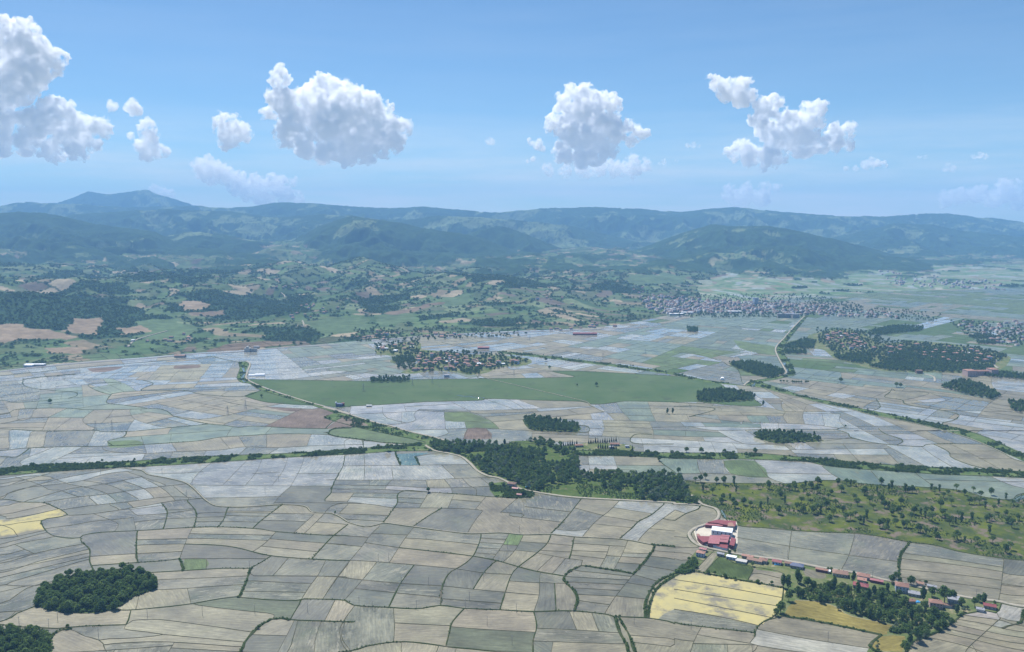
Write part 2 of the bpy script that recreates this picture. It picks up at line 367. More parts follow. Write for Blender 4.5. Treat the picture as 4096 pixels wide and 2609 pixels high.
def attr_mat(name, detail=.25, scale=.05):
    m = bpy.data.materials.new(name); m.use_nodes = True; n = m.node_tree; b = n.nodes['Principled BSDF']
    at = n.nodes.new('ShaderNodeAttribute'); at.attribute_name = 'col'
    tc = n.nodes.new('ShaderNodeTexCoord'); nz = n.nodes.new('ShaderNodeTexNoise'); nz.inputs['Scale'].default_value = scale; nz.inputs['Detail'].default_value = 6
    nz.inputs['Roughness'].default_value = .65
    n.links.new(tc.outputs['Object'], nz.inputs['Vector'])
    mr = n.nodes.new('ShaderNodeMapRange'); mr.inputs[1].default_value = .3; mr.inputs[2].default_value = .7; mr.inputs[3].default_value = 1-detail; mr.inputs[4].default_value = 1+detail
    n.links.new(nz.outputs[0], mr.inputs[0]); mx = n.nodes.new('ShaderNodeVectorMath'); mx.operation = 'SCALE'
    n.links.new(at.outputs['Color'], mx.inputs[0]); n.links.new(mr.outputs[0], mx.inputs['Scale']); n.links.new(mx.outputs[0], b.inputs['Base Color'])
    b.inputs['Roughness'].default_value = 1; b.inputs['Specular IOR Level'].default_value = .05
    return m
NU, NY = 1150, 900
us = np.linspace(-.80, .80, NU)
e = np.linspace(0, 1, NY); ys = np.exp(np.log(1900)+e*(np.log(17700)-np.log(1900)))
X = us[None, :]*ys[:, None]; Y = np.repeat(ys[:, None], NU, 1)
Z, FW, Q = hills(X, Y); PXc = col_of(X, Y)
LC, DENSE, SPARSE, BD = landcover(X, Y, FW, Q, PXc)
cano = np.where(DENSE & (Y > 5200), 9+6*vnoise(X, Y, 40, 5), 0)
Zt = np.where(Q > 0, Z, 0)-1.2+cano
idx = np.arange(NU*NY).reshape(NY, NU)
F4 = np.stack([idx[:-1, :-1], idx[:-1, 1:], idx[1:, 1:], idx[1:, :-1]], -1).reshape(-1, 4)
me = mesh_np('hills', np.stack([X, Y, Zt], -1).reshape(-1, 3), F4, [attr_mat('hill_land', .3, .03)], smooth=True)
at = me.attributes.new('col', 'FLOAT_COLOR', 'POINT')
at.data.foreach_set('color', np.concatenate([LC, np.ones(LC.shape[:2]+(1,))], -1).astype(np.float32).ravel())
link('hills', me, kind='structure')
# the wide ground under and behind everything
g = MB(); S = 18000
g.face([(-S, -2900, -6), (S, -2900, -6), (S, 17900, -6), (-S, 17900, -6)])
link('ground', g.mesh('ground', mat('valley_soil', (.16, .17, .11), 1, .25, .004, .05)), kind='structure')
# ------------------------------------------------------------------ the plain: banks, roads, canals (kinds: m thin bank, M wide bank, r dirt road, h bank under a hedge, x no bank)
LINES = '''
A M 0,500 150,522 290,525 370,555 430,585 455,610 380,625 280,645 300,700 350,745 460,765 545,762 570,742 700,725 930,715 1300,693 1500,690 1750,703 1870,722 2240,748 2363,745
A M 545,762 550,790 605,840 605,920 630,980 625,1012
A M 925,720 920,850 930,930
A m 1300,693 1250,800 1210,908
A M 620,950 930,930 1100,918 1210,905
A h 1215,905 1240,980
A M 980,1000 1240,985 1500,970 1690,970
A h 1690,970 1650,1090 1610,1165
A M 1690,970 1760,930 1800,905 1830,885
A m 625,1010 450,1040 215,1090 110,1150 0,1205
A m 0,770 150,745 290,715
A m 0,830 100,805 360,758
A m 0,880 150,845
A m 95,805 230,870
A m 0,935 230,870 440,825 545,808
A m 0,1000 250,925 590,843
A m 0,1085 60,1065 330,985 580,912
A m 30,1085 215,1088 350,1072
A m 0,550 100,530 150,522
A m 0,605 150,580 320,540
A m 0,610 50,635 250,600 390,570
A m 0,680 110,665 275,645
A m 20,680 110,738
A m 0,490 30,470 100,450 270,400 450,355 700,310 790,292
A m 0,420 120,385 330,330
A m 0,370 200,345 340,352 345,370 200,380 130,400
A m 30,495 60,460 180,425 400,400 560,375 720,330 900,310
A m 180,512 330,470 480,430 700,400 960,350
A m 290,525 500,490 700,470 980,430 1250,400
A m 430,572 620,545 860,520 1150,485 1365,500
A m 460,612 630,600 900,560 1180,512 1290,505 1360,495
A m 450,400 620,430 720,465 790,520
A m 560,375 730,405 840,450 935,500
A m 840,380 970,430 1040,490
A m 950,350 1090,425 1185,508
A m 1170,415 1280,500
A m 600,490 660,540
A m 735,540 800,565
A m 860,525 900,555
A m 400,440 540,490
A m 860,318 960,350 1120,405
A m 100,350 260,400 330,440
A m 340,355 450,395
A m 630,600 740,640 800,670 775,718
A m 870,568 925,612
A m 340,695 500,675 630,650 760,640 900,625
A m 900,625 920,715
A m 900,612 1125,598 1325,570
A m 925,655 1110,635 1315,628
A M 1095,535 1130,590 1105,695
A M 1260,510 1325,590 1310,690
A m 885,570 1090,545
A m 1110,577 1300,568
A m 1330,598 1520,590 1820,596 2120,602
A m 1540,582 1820,585
A m 1335,625 1515,620
A m 1325,655 1500,652 1740,657
A m 1535,612 1780,617
A M 1535,563 1510,640 1475,687
A M 1905,540 1770,640 1705,700
A m 1770,645 1990,650 2070,655
A m 2125,600 2060,660 1985,727
A m 2190,600 2120,670 2050,737
A m 2120,655 2350,672
A M 2345,675 2250,750 2200,800 2110,900
A m 1860,725 1800,790 1720,850
A m 1830,770 2200,800 2363,810
A m 1790,822 2140,857
A m 1290,735 1830,745
A m 1285,765 1780,780
A M 1250,805 1450,812 1600,830 1800,880 2000,900 2200,912 2363,918
A m 940,775 1270,768
A m 930,812 1255,803
A m 930,870 1225,855
A m 615,888 915,870
A m 1225,905 1600,903 1800,905
A m 1395,900 1395,970
A m 1945,900 1860,1000 1840,1020
A m 2200,912 2150,1010 2090,1090 2035,1178 1975,1290 1955,1315
A m 1695,985 1700,1018 1840,1020 2150,1022 2363,1027
A m 2363,925 2280,1030 2180,1172
A m 1680,1052 2050,1070
A m 1640,1125 2045,1130
A M 1615,1165 1800,1180 1990,1188 2040,1176 2260,1180 2370,1190
A m 1055,1115 1250,1105 1450,1090 1640,1078
A m 1060,1045 1350,1035 1660,1020
A m 940,1140 920,1240
A m 1265,1105 1290,1205
A M 780,1248 900,1250 1250,1215 1480,1175 1615,1160
A M 880,1255 870,1310 850,1350
A M 0,1330 100,1280 240,1225
A m 240,1225 400,1265 640,1272 780,1248
A m 240,1225 240,1170 370,1060 560,1010 625,1005
A x 1050,1112 900,1160 780,1248
A x 1055,1115 1050,1050 980,1000
A M 0,1350 150,1365 300,1372 400,1375 560,1360 850,1350
A m 850,1350 900,1320 1000,1315 1130,1320 1500,1370 1700,1400
A m 1300,1213 1550,1245 1850,1275
A m 850,1352 840,1380 1000,1400 1150,1420 1680,1470
A m 690,1445 900,1440 1110,1418
A m 480,1378 580,1430 650,1445 700,1480 720,1534
A m 720,1480 1100,1465 1620,1500
A x 0,1390 100,1385 290,1390 330,1440 315,1534
A h 320,1534 335,1450 390,1392 480,1382
A h 1620,1534 1650,1470 1740,1370 1850,1310 1955,1315
A M 1955,1315 2010,1320 2170,1325 2335,1330 2400,1330
A M 2040,1180 1960,1310
A m 2010,1320 1980,1430 1940,1534
A m 2170,1325 2130,1440 2120,1534
A m 2330,1330 2305,1430 2363,1520 2375,1534
A m 2262,1183 2190,1325
A q 790,285 900,300 960,308 1000,335 1080,350 1200,375 1270,400 1330,450 1380,500 1450,545 1560,555 1700,552 1900,538 2060,550 2110,590 2250,600 2340,650 2363,665
B q 160,660 270,688 350,675 400,663 500,675 600,688 950,733 1180,728 1340,742 1520,738 1700,757 2000,772 2200,808
B h 2200,808 2363,825
B M 140,1182 200,1220 430,1233 620,1243 780,1220 940,1240 1180,1250 1410,1262 1560,1257 1700,1258 1900,1280 1960,1295 2180,1305 2363,1335
B m 200,1220 110,1350 105,1440 155,1530
B M 155,1530 300,1490 510,1465 700,1480 830,1500 1000,1515 1200,1534
B m 460,1238 470,1340 463,1468
B m 468,1338 845,1357
B M 940,1240 860,1330 840,1400 815,1498
B m 515,1468 515,1534
B m 765,1492 750,1534
B m 848,1363 1060,1380 1410,1400
B M 1410,1262 1430,1360 1405,1450 1405,1534
B m 1425,1373 1700,1385 1990,1405
B m 1650,1262 1700,1385
B m 1800,1270 1850,1395
B m 1405,1460 2010,1480
B h 1960,1298 1990,1400 2040,1490 2060,1560
B h 1985,1302 2055,1420 2110,1560
B m 2060,1420 2363,1445
B m 2075,1468 2363,1500
B m 0,1150 80,1030 170,915 250,820 310,740 380,672
B m 130,1185 250,1050 350,925
B m 440,920 530,780 600,690
B M 430,1233 510,1070 605,942
B M 780,1222 790,1100 830,1010 880,975 940,940 1000,885 1040,800 1055,742
B M 1000,1110 1070,1000 1145,925
B m 1130,910 1200,810 1240,738
B M 1180,1250 1220,1120 1260,1010 1310,955 1430,865 1500,800 1525,742
B m 1205,925 1280,850 1340,745
B m 1410,1257 1445,1150 1450,1000
B M 1560,1257 1550,1068
B h 1730,950 1640,1000 1615,1050 1690,1130 1705,1190 1680,1258
B h 1730,950 1870,970 2080,1005
B m 1885,1278 1960,1160 2080,1010
B h 2080,1010 2140,945 2200,870 2225,822
B h 2165,1303 2165,1200 2200,1120 2260,1050 2400,990
B h 2185,1305 2190,1220 2230,1120 2280,1070 2380,1010
B m 0,1022 90,1028 260,1048 510,1070 790,1088 1000,1110 1210,1130 1440,1150
B m 0,912 170,915 350,925 600,945 880,972 1070,1000 1250,1010
B m 200,1105 480,1135 790,1165
B m 790,1175 1195,1205
B m 0,800 245,822
B M 500,830 760,858 980,885 1150,915 1310,960 1430,990 1620,1022
B m 0,740 300,760
B m 265,795 500,830
B m 560,765 700,775 1030,808
B m 345,735 560,745
B m 1050,765 1225,775
B m 1045,795 1205,803
B m 1025,830 1180,838
B m 1015,865 1160,875
B m 1200,808 1310,815
B m 1170,850 1290,855
B m 1330,790 1500,800
B m 1295,847 1435,862
B m 1430,865 1540,885 1620,900 1740,915
B m 1540,885 1430,988
B m 1625,900 1530,1010
B m 1500,800 1665,815
B m 1455,848 1650,858
B M 1680,765 1665,850 1650,900
B m 1680,800 1920,815 2030,822
B m 1665,850 1905,858
B m 1655,878 1895,905
B m 1920,815 1900,880 1855,962
B m 2040,790 2010,865 1950,977
B m 1740,912 1725,950
B m 1900,882 2000,890 2180,900
B m 2010,865 2205,870
B m 1975,930 2150,942
B m 1690,985 2060,1022
B m 1625,1025 2050,1048
B m 1640,1060 2030,1080
B m 1665,1100 2005,1120
B m 1700,1145 1965,1158
B m 1700,1185 1920,1215
B m 1450,1065 1625,1072
B m 1245,1055 1448,1068
B m 2080,1010 2230,1052
B m 2045,1068 2205,1090
B m 1960,1155 2180,1178
B m 2215,850 2363,862
B m 2200,888 2363,905
B m 2150,950 2363,985
B m 165,530 90,600
B m 0,590 60,540 160,530
B m 195,462 150,520
B m 0,515 150,522 330,540 460,560 640,562 780,562 1000,570 1065,580
B M 700,455 640,448 540,443 490,470 490,520 460,570 400,650 385,662
B M 0,500 40,460 45,430 70,370 120,280 135,205
B m 635,562 695,465
B m 830,562 870,470
B m 1015,570 1080,492
B m 1185,590 1300,495
B M 595,687 690,620 790,562
B m 960,733 1010,650 1065,580
B M 700,455 870,465 1150,488 1300,492 1390,488
B m 35,460 190,460 480,462
B m 0,372 65,372 300,373 450,372 700,372 880,362 1040,358 1180,355
B m 125,278 265,275 450,275 630,273 780,270 970,267
B m 263,200 268,275 263,372
B m 450,275 460,372
B h 475,193 490,230 510,270
B m 785,270 880,362
B h 610,215 625,245 640,270
B m 610,215 720,197 830,200
B m 55,405 300,410 420,410 680,425 860,425 1110,415
B m 45,432 410,437 660,455
B m 450,372 415,410 405,437
B m 300,373 300,410
B m 680,372 695,425
B m 805,368 850,425 860,465
B m 930,365 980,415 1020,430 1022,477
B m 1050,358 1110,410 1145,487
B m 200,487 470,497
B m 490,490 660,500
B m 480,522 650,532
B m 855,505 1060,520
B m 100,600 420,612
B m 120,635 400,652
B M 1520,738 1590,670 1650,600 1730,500
B m 1735,757 1830,650 1920,580 1985,515
B M 1985,772 2080,690 2120,650 2200,610 2290,535
B m 2110,787 2190,700 2363,575
B m 1350,552 1650,587
B m 1240,615 1630,662
B m 1185,590 1350,600
B m 1680,560 1870,610
B m 1540,702 1650,715 1700,715 1790,703
B m 1880,615 2110,652
B m 1820,670 2090,697
B m 1955,560 2190,597
B m 2190,700 2363,717
B r 680,140 740,175 820,190 920,215 980,260 1030,310 1100,345 1170,358 1230,385 1270,410 1330,435 1400,450 1550,475 1720,493 2000,508 2363,527
C r 0,535 100,538 180,542
C r 120,475 150,500 180,530 220,548 280,565 305,600 290,640 240,665 150,695 105,730 110,760 150,805 230,832 400,868 520,887 700,910 870,940 1050,975 1250,1005 1430,1050 1650,1095 1800,1130 2000,1170 2200,1195 2363,1228
C M 50,335 60,370 130,385 250,392 500,395 770,397 1000,375 1150,380 1300,400 1550,415 1700,422 1950,445 2100,490 2280,505 2363,460
C M 310,570 330,620 430,680 600,695 900,720 1250,735 1500,775 1600,795 1750,810 1900,850 2100,885 2363,915
C x 430,680 425,760 430,870
C m 795,712 780,820 770,920
C m 1220,742 1180,880 1125,985
C m 428,760 780,820 1185,880 1490,920 1525,925
C h 1590,795 1530,880 1520,990 1525,1065
C m 1560,868 1800,900 2220,962
C m 1545,905 1900,945 2210,990
C m 1530,975 1900,1010 2210,1048
C m 1530,1030 1800,1060 2205,1110
C m 2228,905 2210,1080 2190,1190
C m 2215,1000 2363,1020
C m 2210,1080 2363,1095
C m 2205,1140 2363,1155
C m 0,907 70,915 150,905
C m 0,825 150,830
C m 0,860 120,870
C m 0,755 105,762
C M 0,650 80,600 160,570 180,545
C m 150,975 210,910 270,850
C m 210,990 310,885
C M 500,1045 530,960 420,940 320,880
C m 530,960 740,1000 735,1095
C m 500,1045 545,1000 735,1040
C h 0,1030 60,993 150,993 400,1040 740,1100
C M 740,1100 735,1150 720,1220 680,1290 620,1320 565,1360 548,1400 545,1430
C m 0,1245 280,1290 560,1352
C m 0,1045 300,1090 735,1168
C m 0,1110 400,1175 710,1225
C m 0,1170 350,1240 655,1300
C h 740,1292 1000,1335 1400,1418
C M 600,1325 740,1292
C x 740,1292 820,1180 1050,1210 1130,1250 1200,1290 1480,1350 1440,1395 1400,1418
C M 0,1340 180,1362 520,1400 548,1405
C m 545,1430 510,1475
C m 185,1362 130,1470 110,1534
C m 560,1380 900,1445 1330,1510
C m 170,1420 510,1475
C m 0,1450 130,1460
C m 130,1478 550,1485
C m 565,1490 530,1534
C m 565,1490 850,1534
C m 510,1475 565,1490
C h 1400,1418 1320,1500 1480,1560
C h 1550,1560 1600,1470 1700,1430 1830,1370 1950,1280
C M 1950,1280 2100,1255 2180,1270 2215,1190
C m 2205,1305 2100,1400 1980,1510 1950,1560
C m 1900,1310 2100,1345 2363,1400
C m 1880,1345 2363,1440
C m 1820,1370 2060,1425 2363,1480
C m 1780,1395 2000,1445 2363,1525
C m 1690,1430 1960,1490 2180,1560
C m 1950,1285 2205,1320 2363,1360
C m 2180,1270 2205,1305 2345,1330
C h 2363,1255 2345,1330
C M 0,190 300,190 600,195 830,215 1000,232 1250,258 1500,272 1750,288 2050,300 2363,315
C M 0,228 300,232 500,232 900,250 980,268 1150,290 1500,315 1800,335 2100,345 2363,358
C m 155,230 160,270 175,325
C m 0,330 240,328
C m 335,240 380,330 640,355
C m 545,240 640,355 740,392
C m 620,325 1070,335
C m 1000,280 1070,335 1150,380
C m 180,325 400,335
C m 180,325 175,375 60,372
C m 1330,310 1400,390
C m 1640,335 1760,420
C m 1670,370 2363,385
C m 2150,355 2363,430
E M 2120,905 2240,910 2401,920
E M 1750,900 2000,903 2120,905
E M 1740,865 1900,868 2100,872 2401,882
B m 1775,208 1790,330
B m 1950,215 1990,335
B m 1720,270 2290,275
B M 2250,235 2290,270 2363,320
B m 1700,205 1715,330
B m 1860,300 2100,305
F M 600,562 620,575 700,600 900,665 1100,705 1300,750 1500,790 1800,850 2000,895 2200,965 2408,1058
F q 480,590 600,605 700,632 820,660 1000,708 1200,748 1330,785 1500,818 1700,860 1900,912 2050,958 2250,1045 2408,1115
F r 480,590 520,560 600,545 700,525 770,505 760,470 720,400 700,330 760,260 830,180 915,95
F M 600,562 700,548 790,525 835,505 790,420 745,340 800,260 860,185 925,105
F M 1500,610 1480,640 1450,670 1570,690 1600,720 1840,760 1960,790 1920,830 1850,845 1855,870
F M 1390,680 1420,735 1370,762
F m 1150,500 1310,500
F m 1145,500 1150,530 1100,560
F M 1350,980 1215,945 1200,920 1120,890 1180,875
F M 1215,947 1350,980 1530,1000 1700,1010 1740,995 1880,990 2170,995
F M 1405,885 1450,920 1575,965 1530,1000
F M 1790,995 1890,1045 1910,1085 2050,1140 2200,1175
F m 1040,970 1130,960 1215,948
F m 1460,1000 1740,1150
F m 1160,990 1270,1110
F m 1440,1020 1560,1140
F M 0,735 120,730 270,745 260,765 100,805
F m 745,690 740,740 765,770 750,800 770,838
F m 910,730 885,790 895,840
F m 1020,790 1035,860
F m 1145,785 1140,830 1180,880
F m 140,800 450,840 900,855 1150,885
F m 260,727 640,742 760,768 1000,770 1190,768
F m 890,780 1145,785
F m 460,860 480,830
F m 590,835 600,885
F m 715,843 720,890
F m 100,870 300,900 620,890 900,890 1120,890
F m 300,905 480,990 670,985
F m 750,990 850,1075
F m 1590,690 1760,640 1500,625
F m 1760,640 1870,695 1590,712
F m 1850,760 2330,770
F m 1960,790 2408,835
F M 0,360 150,375 320,420 370,450 440,480 470,575
F m 320,420 500,380 720,392
F m 0,310 300,345 690,380
F m 340,590 380,620 530,640 620,700
E M 800,120 1000,165 1200,185 1500,215 1830,255 2100,290 2408,335
F M 0,515 80,530 280,560 480,590
E M 1050,355 1110,370 1600,362 1715,355 1560,320 1700,318 1900,325 2401,352
E m 1360,275 1560,320
E M -516,375 0,383 300,387 600,377 1100,370
F M 340,592 200,640 180,700 400,725 600,730 560,690 520,650
F x 0,502 120,520 280,562
F M 200,715 0,705
E M 2401,530 2080,525 1990,535 1850,548 1760,528 1500,520 1130,508 1060,520 700,530 300,555 180,555
E q 1050,340 1120,370 1250,400 1400,435 1550,470 1700,505 1800,530 1830,555 1920,600
E m 1830,565 1500,595 1060,610
E m 1060,610 820,598
E M 0,558 180,565
D M 1640,255 1650,300 1630,360 1660,395 1720,405 1800,450 2050,525 2150,555 2300,605 2408,650
D r 1690,250 1720,270 1700,330 1700,375 1800,425 1900,462 2050,510 2150,540 2260,570 2408,612
D M 1470,215 1530,235 1640,255 1690,250
D M 1800,450 1680,490
D M 1680,490 1850,535 2150,550
E M -10,640 200,700 400,745 600,785 690,805
E r -10,568 150,612 370,680 450,695 560,730 760,777 830,800 860,815
E m 640,585 610,620 625,655 560,675 460,685 400,690
E m 640,590 820,598 980,598 1040,612 1140,660 1200,715
E m 820,600 830,720
E m 830,715 850,745 800,765
E m 550,725 830,718 980,712 1110,712 1420,728 1810,740
E m 980,712 950,788
E m 1110,712 1150,782
E m 1425,728 1425,812
E m 1815,740 1815,802
E m 1185,665 1360,652
E m 1500,640 1920,600
E m 395,568 400,610 440,645 560,675
E m 180,565 170,602
E M 1360,650 1420,635 1500,648 1600,668 1740,690 1810,700 1810,738 1700,737 1450,727 1390,700 1360,650
E M 2400,820 2120,815 2130,755 2250,755
E m 830,660 1140,672
E m 960,670 970,700
E m 650,580 1060,590 1820,560
E m 870,530 1010,600
E m 1110,512 1330,590
E m 1340,520 1490,572
E h 20,745 60,715 180,705 300,700
E h 20,745 60,765 250,790 400,810 560,820
E M 20,745 -10,740
E M 560,820 690,815 
E M 260,800 265,845
E m 130,800 140,860
E m 0,830 260,822
D M 0,520 100,535 340,520
D M 0,615 70,600 130,580 420,572 640,585 1020,578 1100,580 1150,595 1200,630 1300,655 1420,680 1530,690 1640,705 1750,697 2000,710 2260,715
D M 0,715 250,730 400,730 650,725 700,735 870,735 1100,715 1420,685
D M 870,735 850,770 740,800 770,825
D M 0,865 150,850 400,840 700,835 1000,822 1350,800 1500,775 1650,765 1950,750 2260,755
D m 700,840 750,870 1000,885 1200,872 1500,862 1680,840 1900,845 2200,830 2420,825
D M 770,475 740,510 740,540 850,552 1020,575
D M 770,475 850,462 1000,455 1250,450 1400,480 1650,495 1750,470 1800,445
D M 160,375 160,410 220,435 400,455 520,465 525,490 470,505
D h 160,375 300,358 450,345 520,340
D M 970,455 980,440 1050,410 1040,395 980,380
D M 770,480 700,465 640,440 610,410 750,398 830,400
D m 430,370 530,415
D m 750,370 980,380 1250,378 1450,365 1640,360
D m 1200,630 1370,650 1570,620 1700,590 1820,565 1950,540
D m 1530,520 1650,550 1850,565 2150,580
D M 2260,750 2290,718 2420,712
D M 2240,712 2300,660 2408,625
D m 60,730 65,850
D m 210,740 180,845
D m 320,735 300,835
D m 655,725 600,838
D m 130,585 120,650
D m 230,590 210,640 140,660
D m 330,640 290,730
D m 0,680 200,640 560,640
D m 640,590 570,650 600,690 660,710
D m 890,590 930,650 1100,700 1200,705
D m 970,765 1010,880
D m 1180,815 1220,870
D m 1520,780 1580,850
D m 1640,765 1690,840
D m 1835,752 1835,840
D m 2140,755 2110,835
D m 960,590 1560,680
D m 1820,700 2050,590
D M 0,905 110,910 200,850
D m 150,960 150,930 350,850
D m 360,940 550,850
D m 980,925 1000,885
D m 1170,915 1190,875
D m 1400,900 1420,865
D m 1640,895 1700,842
D m 1850,885 1920,848
D M 0,350 500,300 1000,255 1200,240 1480,215
D m 0,390 160,380
D m 520,340 800,290 1250,275 1640,260
D m 510,345 520,370 750,370
E m 0,230 300,240 400,250 600,290
E m 0,310 360,340 370,375
E m 380,300 270,330
'''
BELTS = {  # outlines and banks of the big tree-lined canals are drawn with their own edges
'edge1': ('A', "0,293 300,268 700,258 900,245 1350,215 2000,190 2363,163"),
'edge2': ('A', "0,342 250,325 520,305 780,290 1000,280 1400,257 1900,222 2363,200"),
'edge3': ('E', "100,868 270,850 400,835 560,830 700,828"),
'edge4': ('E', "100,893 270,885 480,870 700,868"),
'edge5': ('E', "700,828 860,815 1100,830 1230,832 1290,810 1500,825 1600,845 1740,865"),
'edge6': ('E', "1740,865 1730,880 1750,900 1710,915 1740,1040"),
}
SEEDS = '''
w A 600 1150; w A 150 1450; y A 200 690; y A 200 640; y A 60 720; G A 1240 945; g A 1310 935; s A 700 275; s A 1500 235; s A 200 310; s A 2100 195
G C 2000 880; p C 700 550; p C 1500 700; p C 2200 700; p C 400 450; o C 1050 1270; o C 1480 1480; y C 300 1060; y C 300 1150; y C 300 1200; y C 300 1250; m C 250 1300
k C 420 920; k C 380 960; v C 650 970; t C 640 1050; v C 180 900; v C 240 920; v C 1400 1200; v C 900 1150; v C 1000 950; v C 1300 1100; r C 200 720; r C 260 740
s C 1200 265; s C 500 212; s C 1800 318; s C 2300 335; s C 60 210; G C 450 290; t C 800 280; b C 800 350; g C 1200 330; g C 1500 360; g C 1900 360; g C 2000 420; m C 450 365; m C 100 355; g C 70 280; m C 250 285
m C 600 750; m C 1000 780; m C 1350 820; m C 600 840; m C 950 880; m C 1350 950; m C 1700 860; t C 1900 920; t C 1900 970; t C 1900 1020; t C 1800 1080; t C 2290 960; b C 2300 1050; t C 2300 1120
m B 1150 640; b B 1200 560; d B 850 640; t B 550 610; t B 750 520; m B 1000 520; t B 1150 510; b B 1500 510; t B 1850 530; t B 1800 540; b B 2100 540; b B 2200 650; t B 2300 650; t B 1900 700; m B 1700 640; b B 1600 720; m B 1400 560
t B 1430 910; d B 720 1010; d B 1050 930; t B 650 1290; t B 650 1400; t B 1150 1310; D B 1100 1440; d B 1500 1320; t B 300 1500; m B 300 1330; m B 1000 1240; d B 1850 1000; d B 1800 1050; d B 1700 1120; d B 1300 780; t B 1770 840; t B 2100 800
P B 560 230; b B 700 320; b B 360 320; b B 200 240; b B 360 230; b B 60 280; b B 560 310; b B 800 230; w B 1400 300; w B 2000 420; v B 1240 440; g B 1850 250; g B 2100 290; g B 2100 240; t B 1740 300; t B 1950 320; G B 1250 800
t B 2300 870; t B 2300 880; D A 1900 950; d A 1750 1010; d A 1500 1230; t A 1100 1170; t A 1400 1140; t A 850 1220; t A 500 1480; t A 1000 1370; D A 1800 1210; d A 1400 860; t A 1900 860; t A 1500 790
M E 900 440; M E 2000 430; M F 100 620; M F 400 680; M D 1850 480; b E 550 610; b E 900 560; b E 1200 560; b E 1400 540; b E 700 580; b E 1500 550; G E 950 640; G E 970 690; B E 1040 750; b E 750 660; b E 400 720; g E 700 740; g E 900 740; m E 1270 760; b E 1600 770
t E 1300 620; t E 1600 590; t E 1650 660; w E 1500 690; m E 1270 690; g E 2000 680; g E 1950 770; m E 2250 790; g E 2250 840; t E 2200 580; b E 200 740; b E 300 600; m E 150 580; B E -150 670; g D 880 810; B D 2050 585; B D 2380 680; t D 1100 500; g D 1350 770; b D 400 790; b D 130 780; t D 1500 570
g F 1700 540; g F 1300 450; M F 1250 730; M F 2100 790; M F 1990 770; g F 2200 740; t F 1900 740; t F 1800 830; t F 2000 850; t F 1700 800; b F 1880 660; b F 2000 680; m F 1650 800; s F 1400 780; M F 500 330; t F 1500 650; b F 550 690; b F 650 850; b F 530 850; b F 800 870; b F 1000 810; m F 1300 850; g F 1200 840; m F 1600 900; b F 1350 930; m F 1300 940; b F 1700 930
b F 1300 960; b F 1250 980; b F 1600 1050; m F 1400 1060; b F 1700 1020; b F 2000 1040; m F 2100 1060; t F 2300 1150; t F 150 870; t F 500 920; b F 350 850; t F 550 960; t F 1000 930; g F 200 900; G F 250 920; g F 100 960; m F 1000 1010; s F 1500 812; t F 200 770; b F 1400 860
s E 200 880; s E 500 850; s E 720 850; s E 900 850; s E 1100 850; s E 1900 885; s E 2200 890; s E 450 815; G E 440 775; b E 200 800
'''
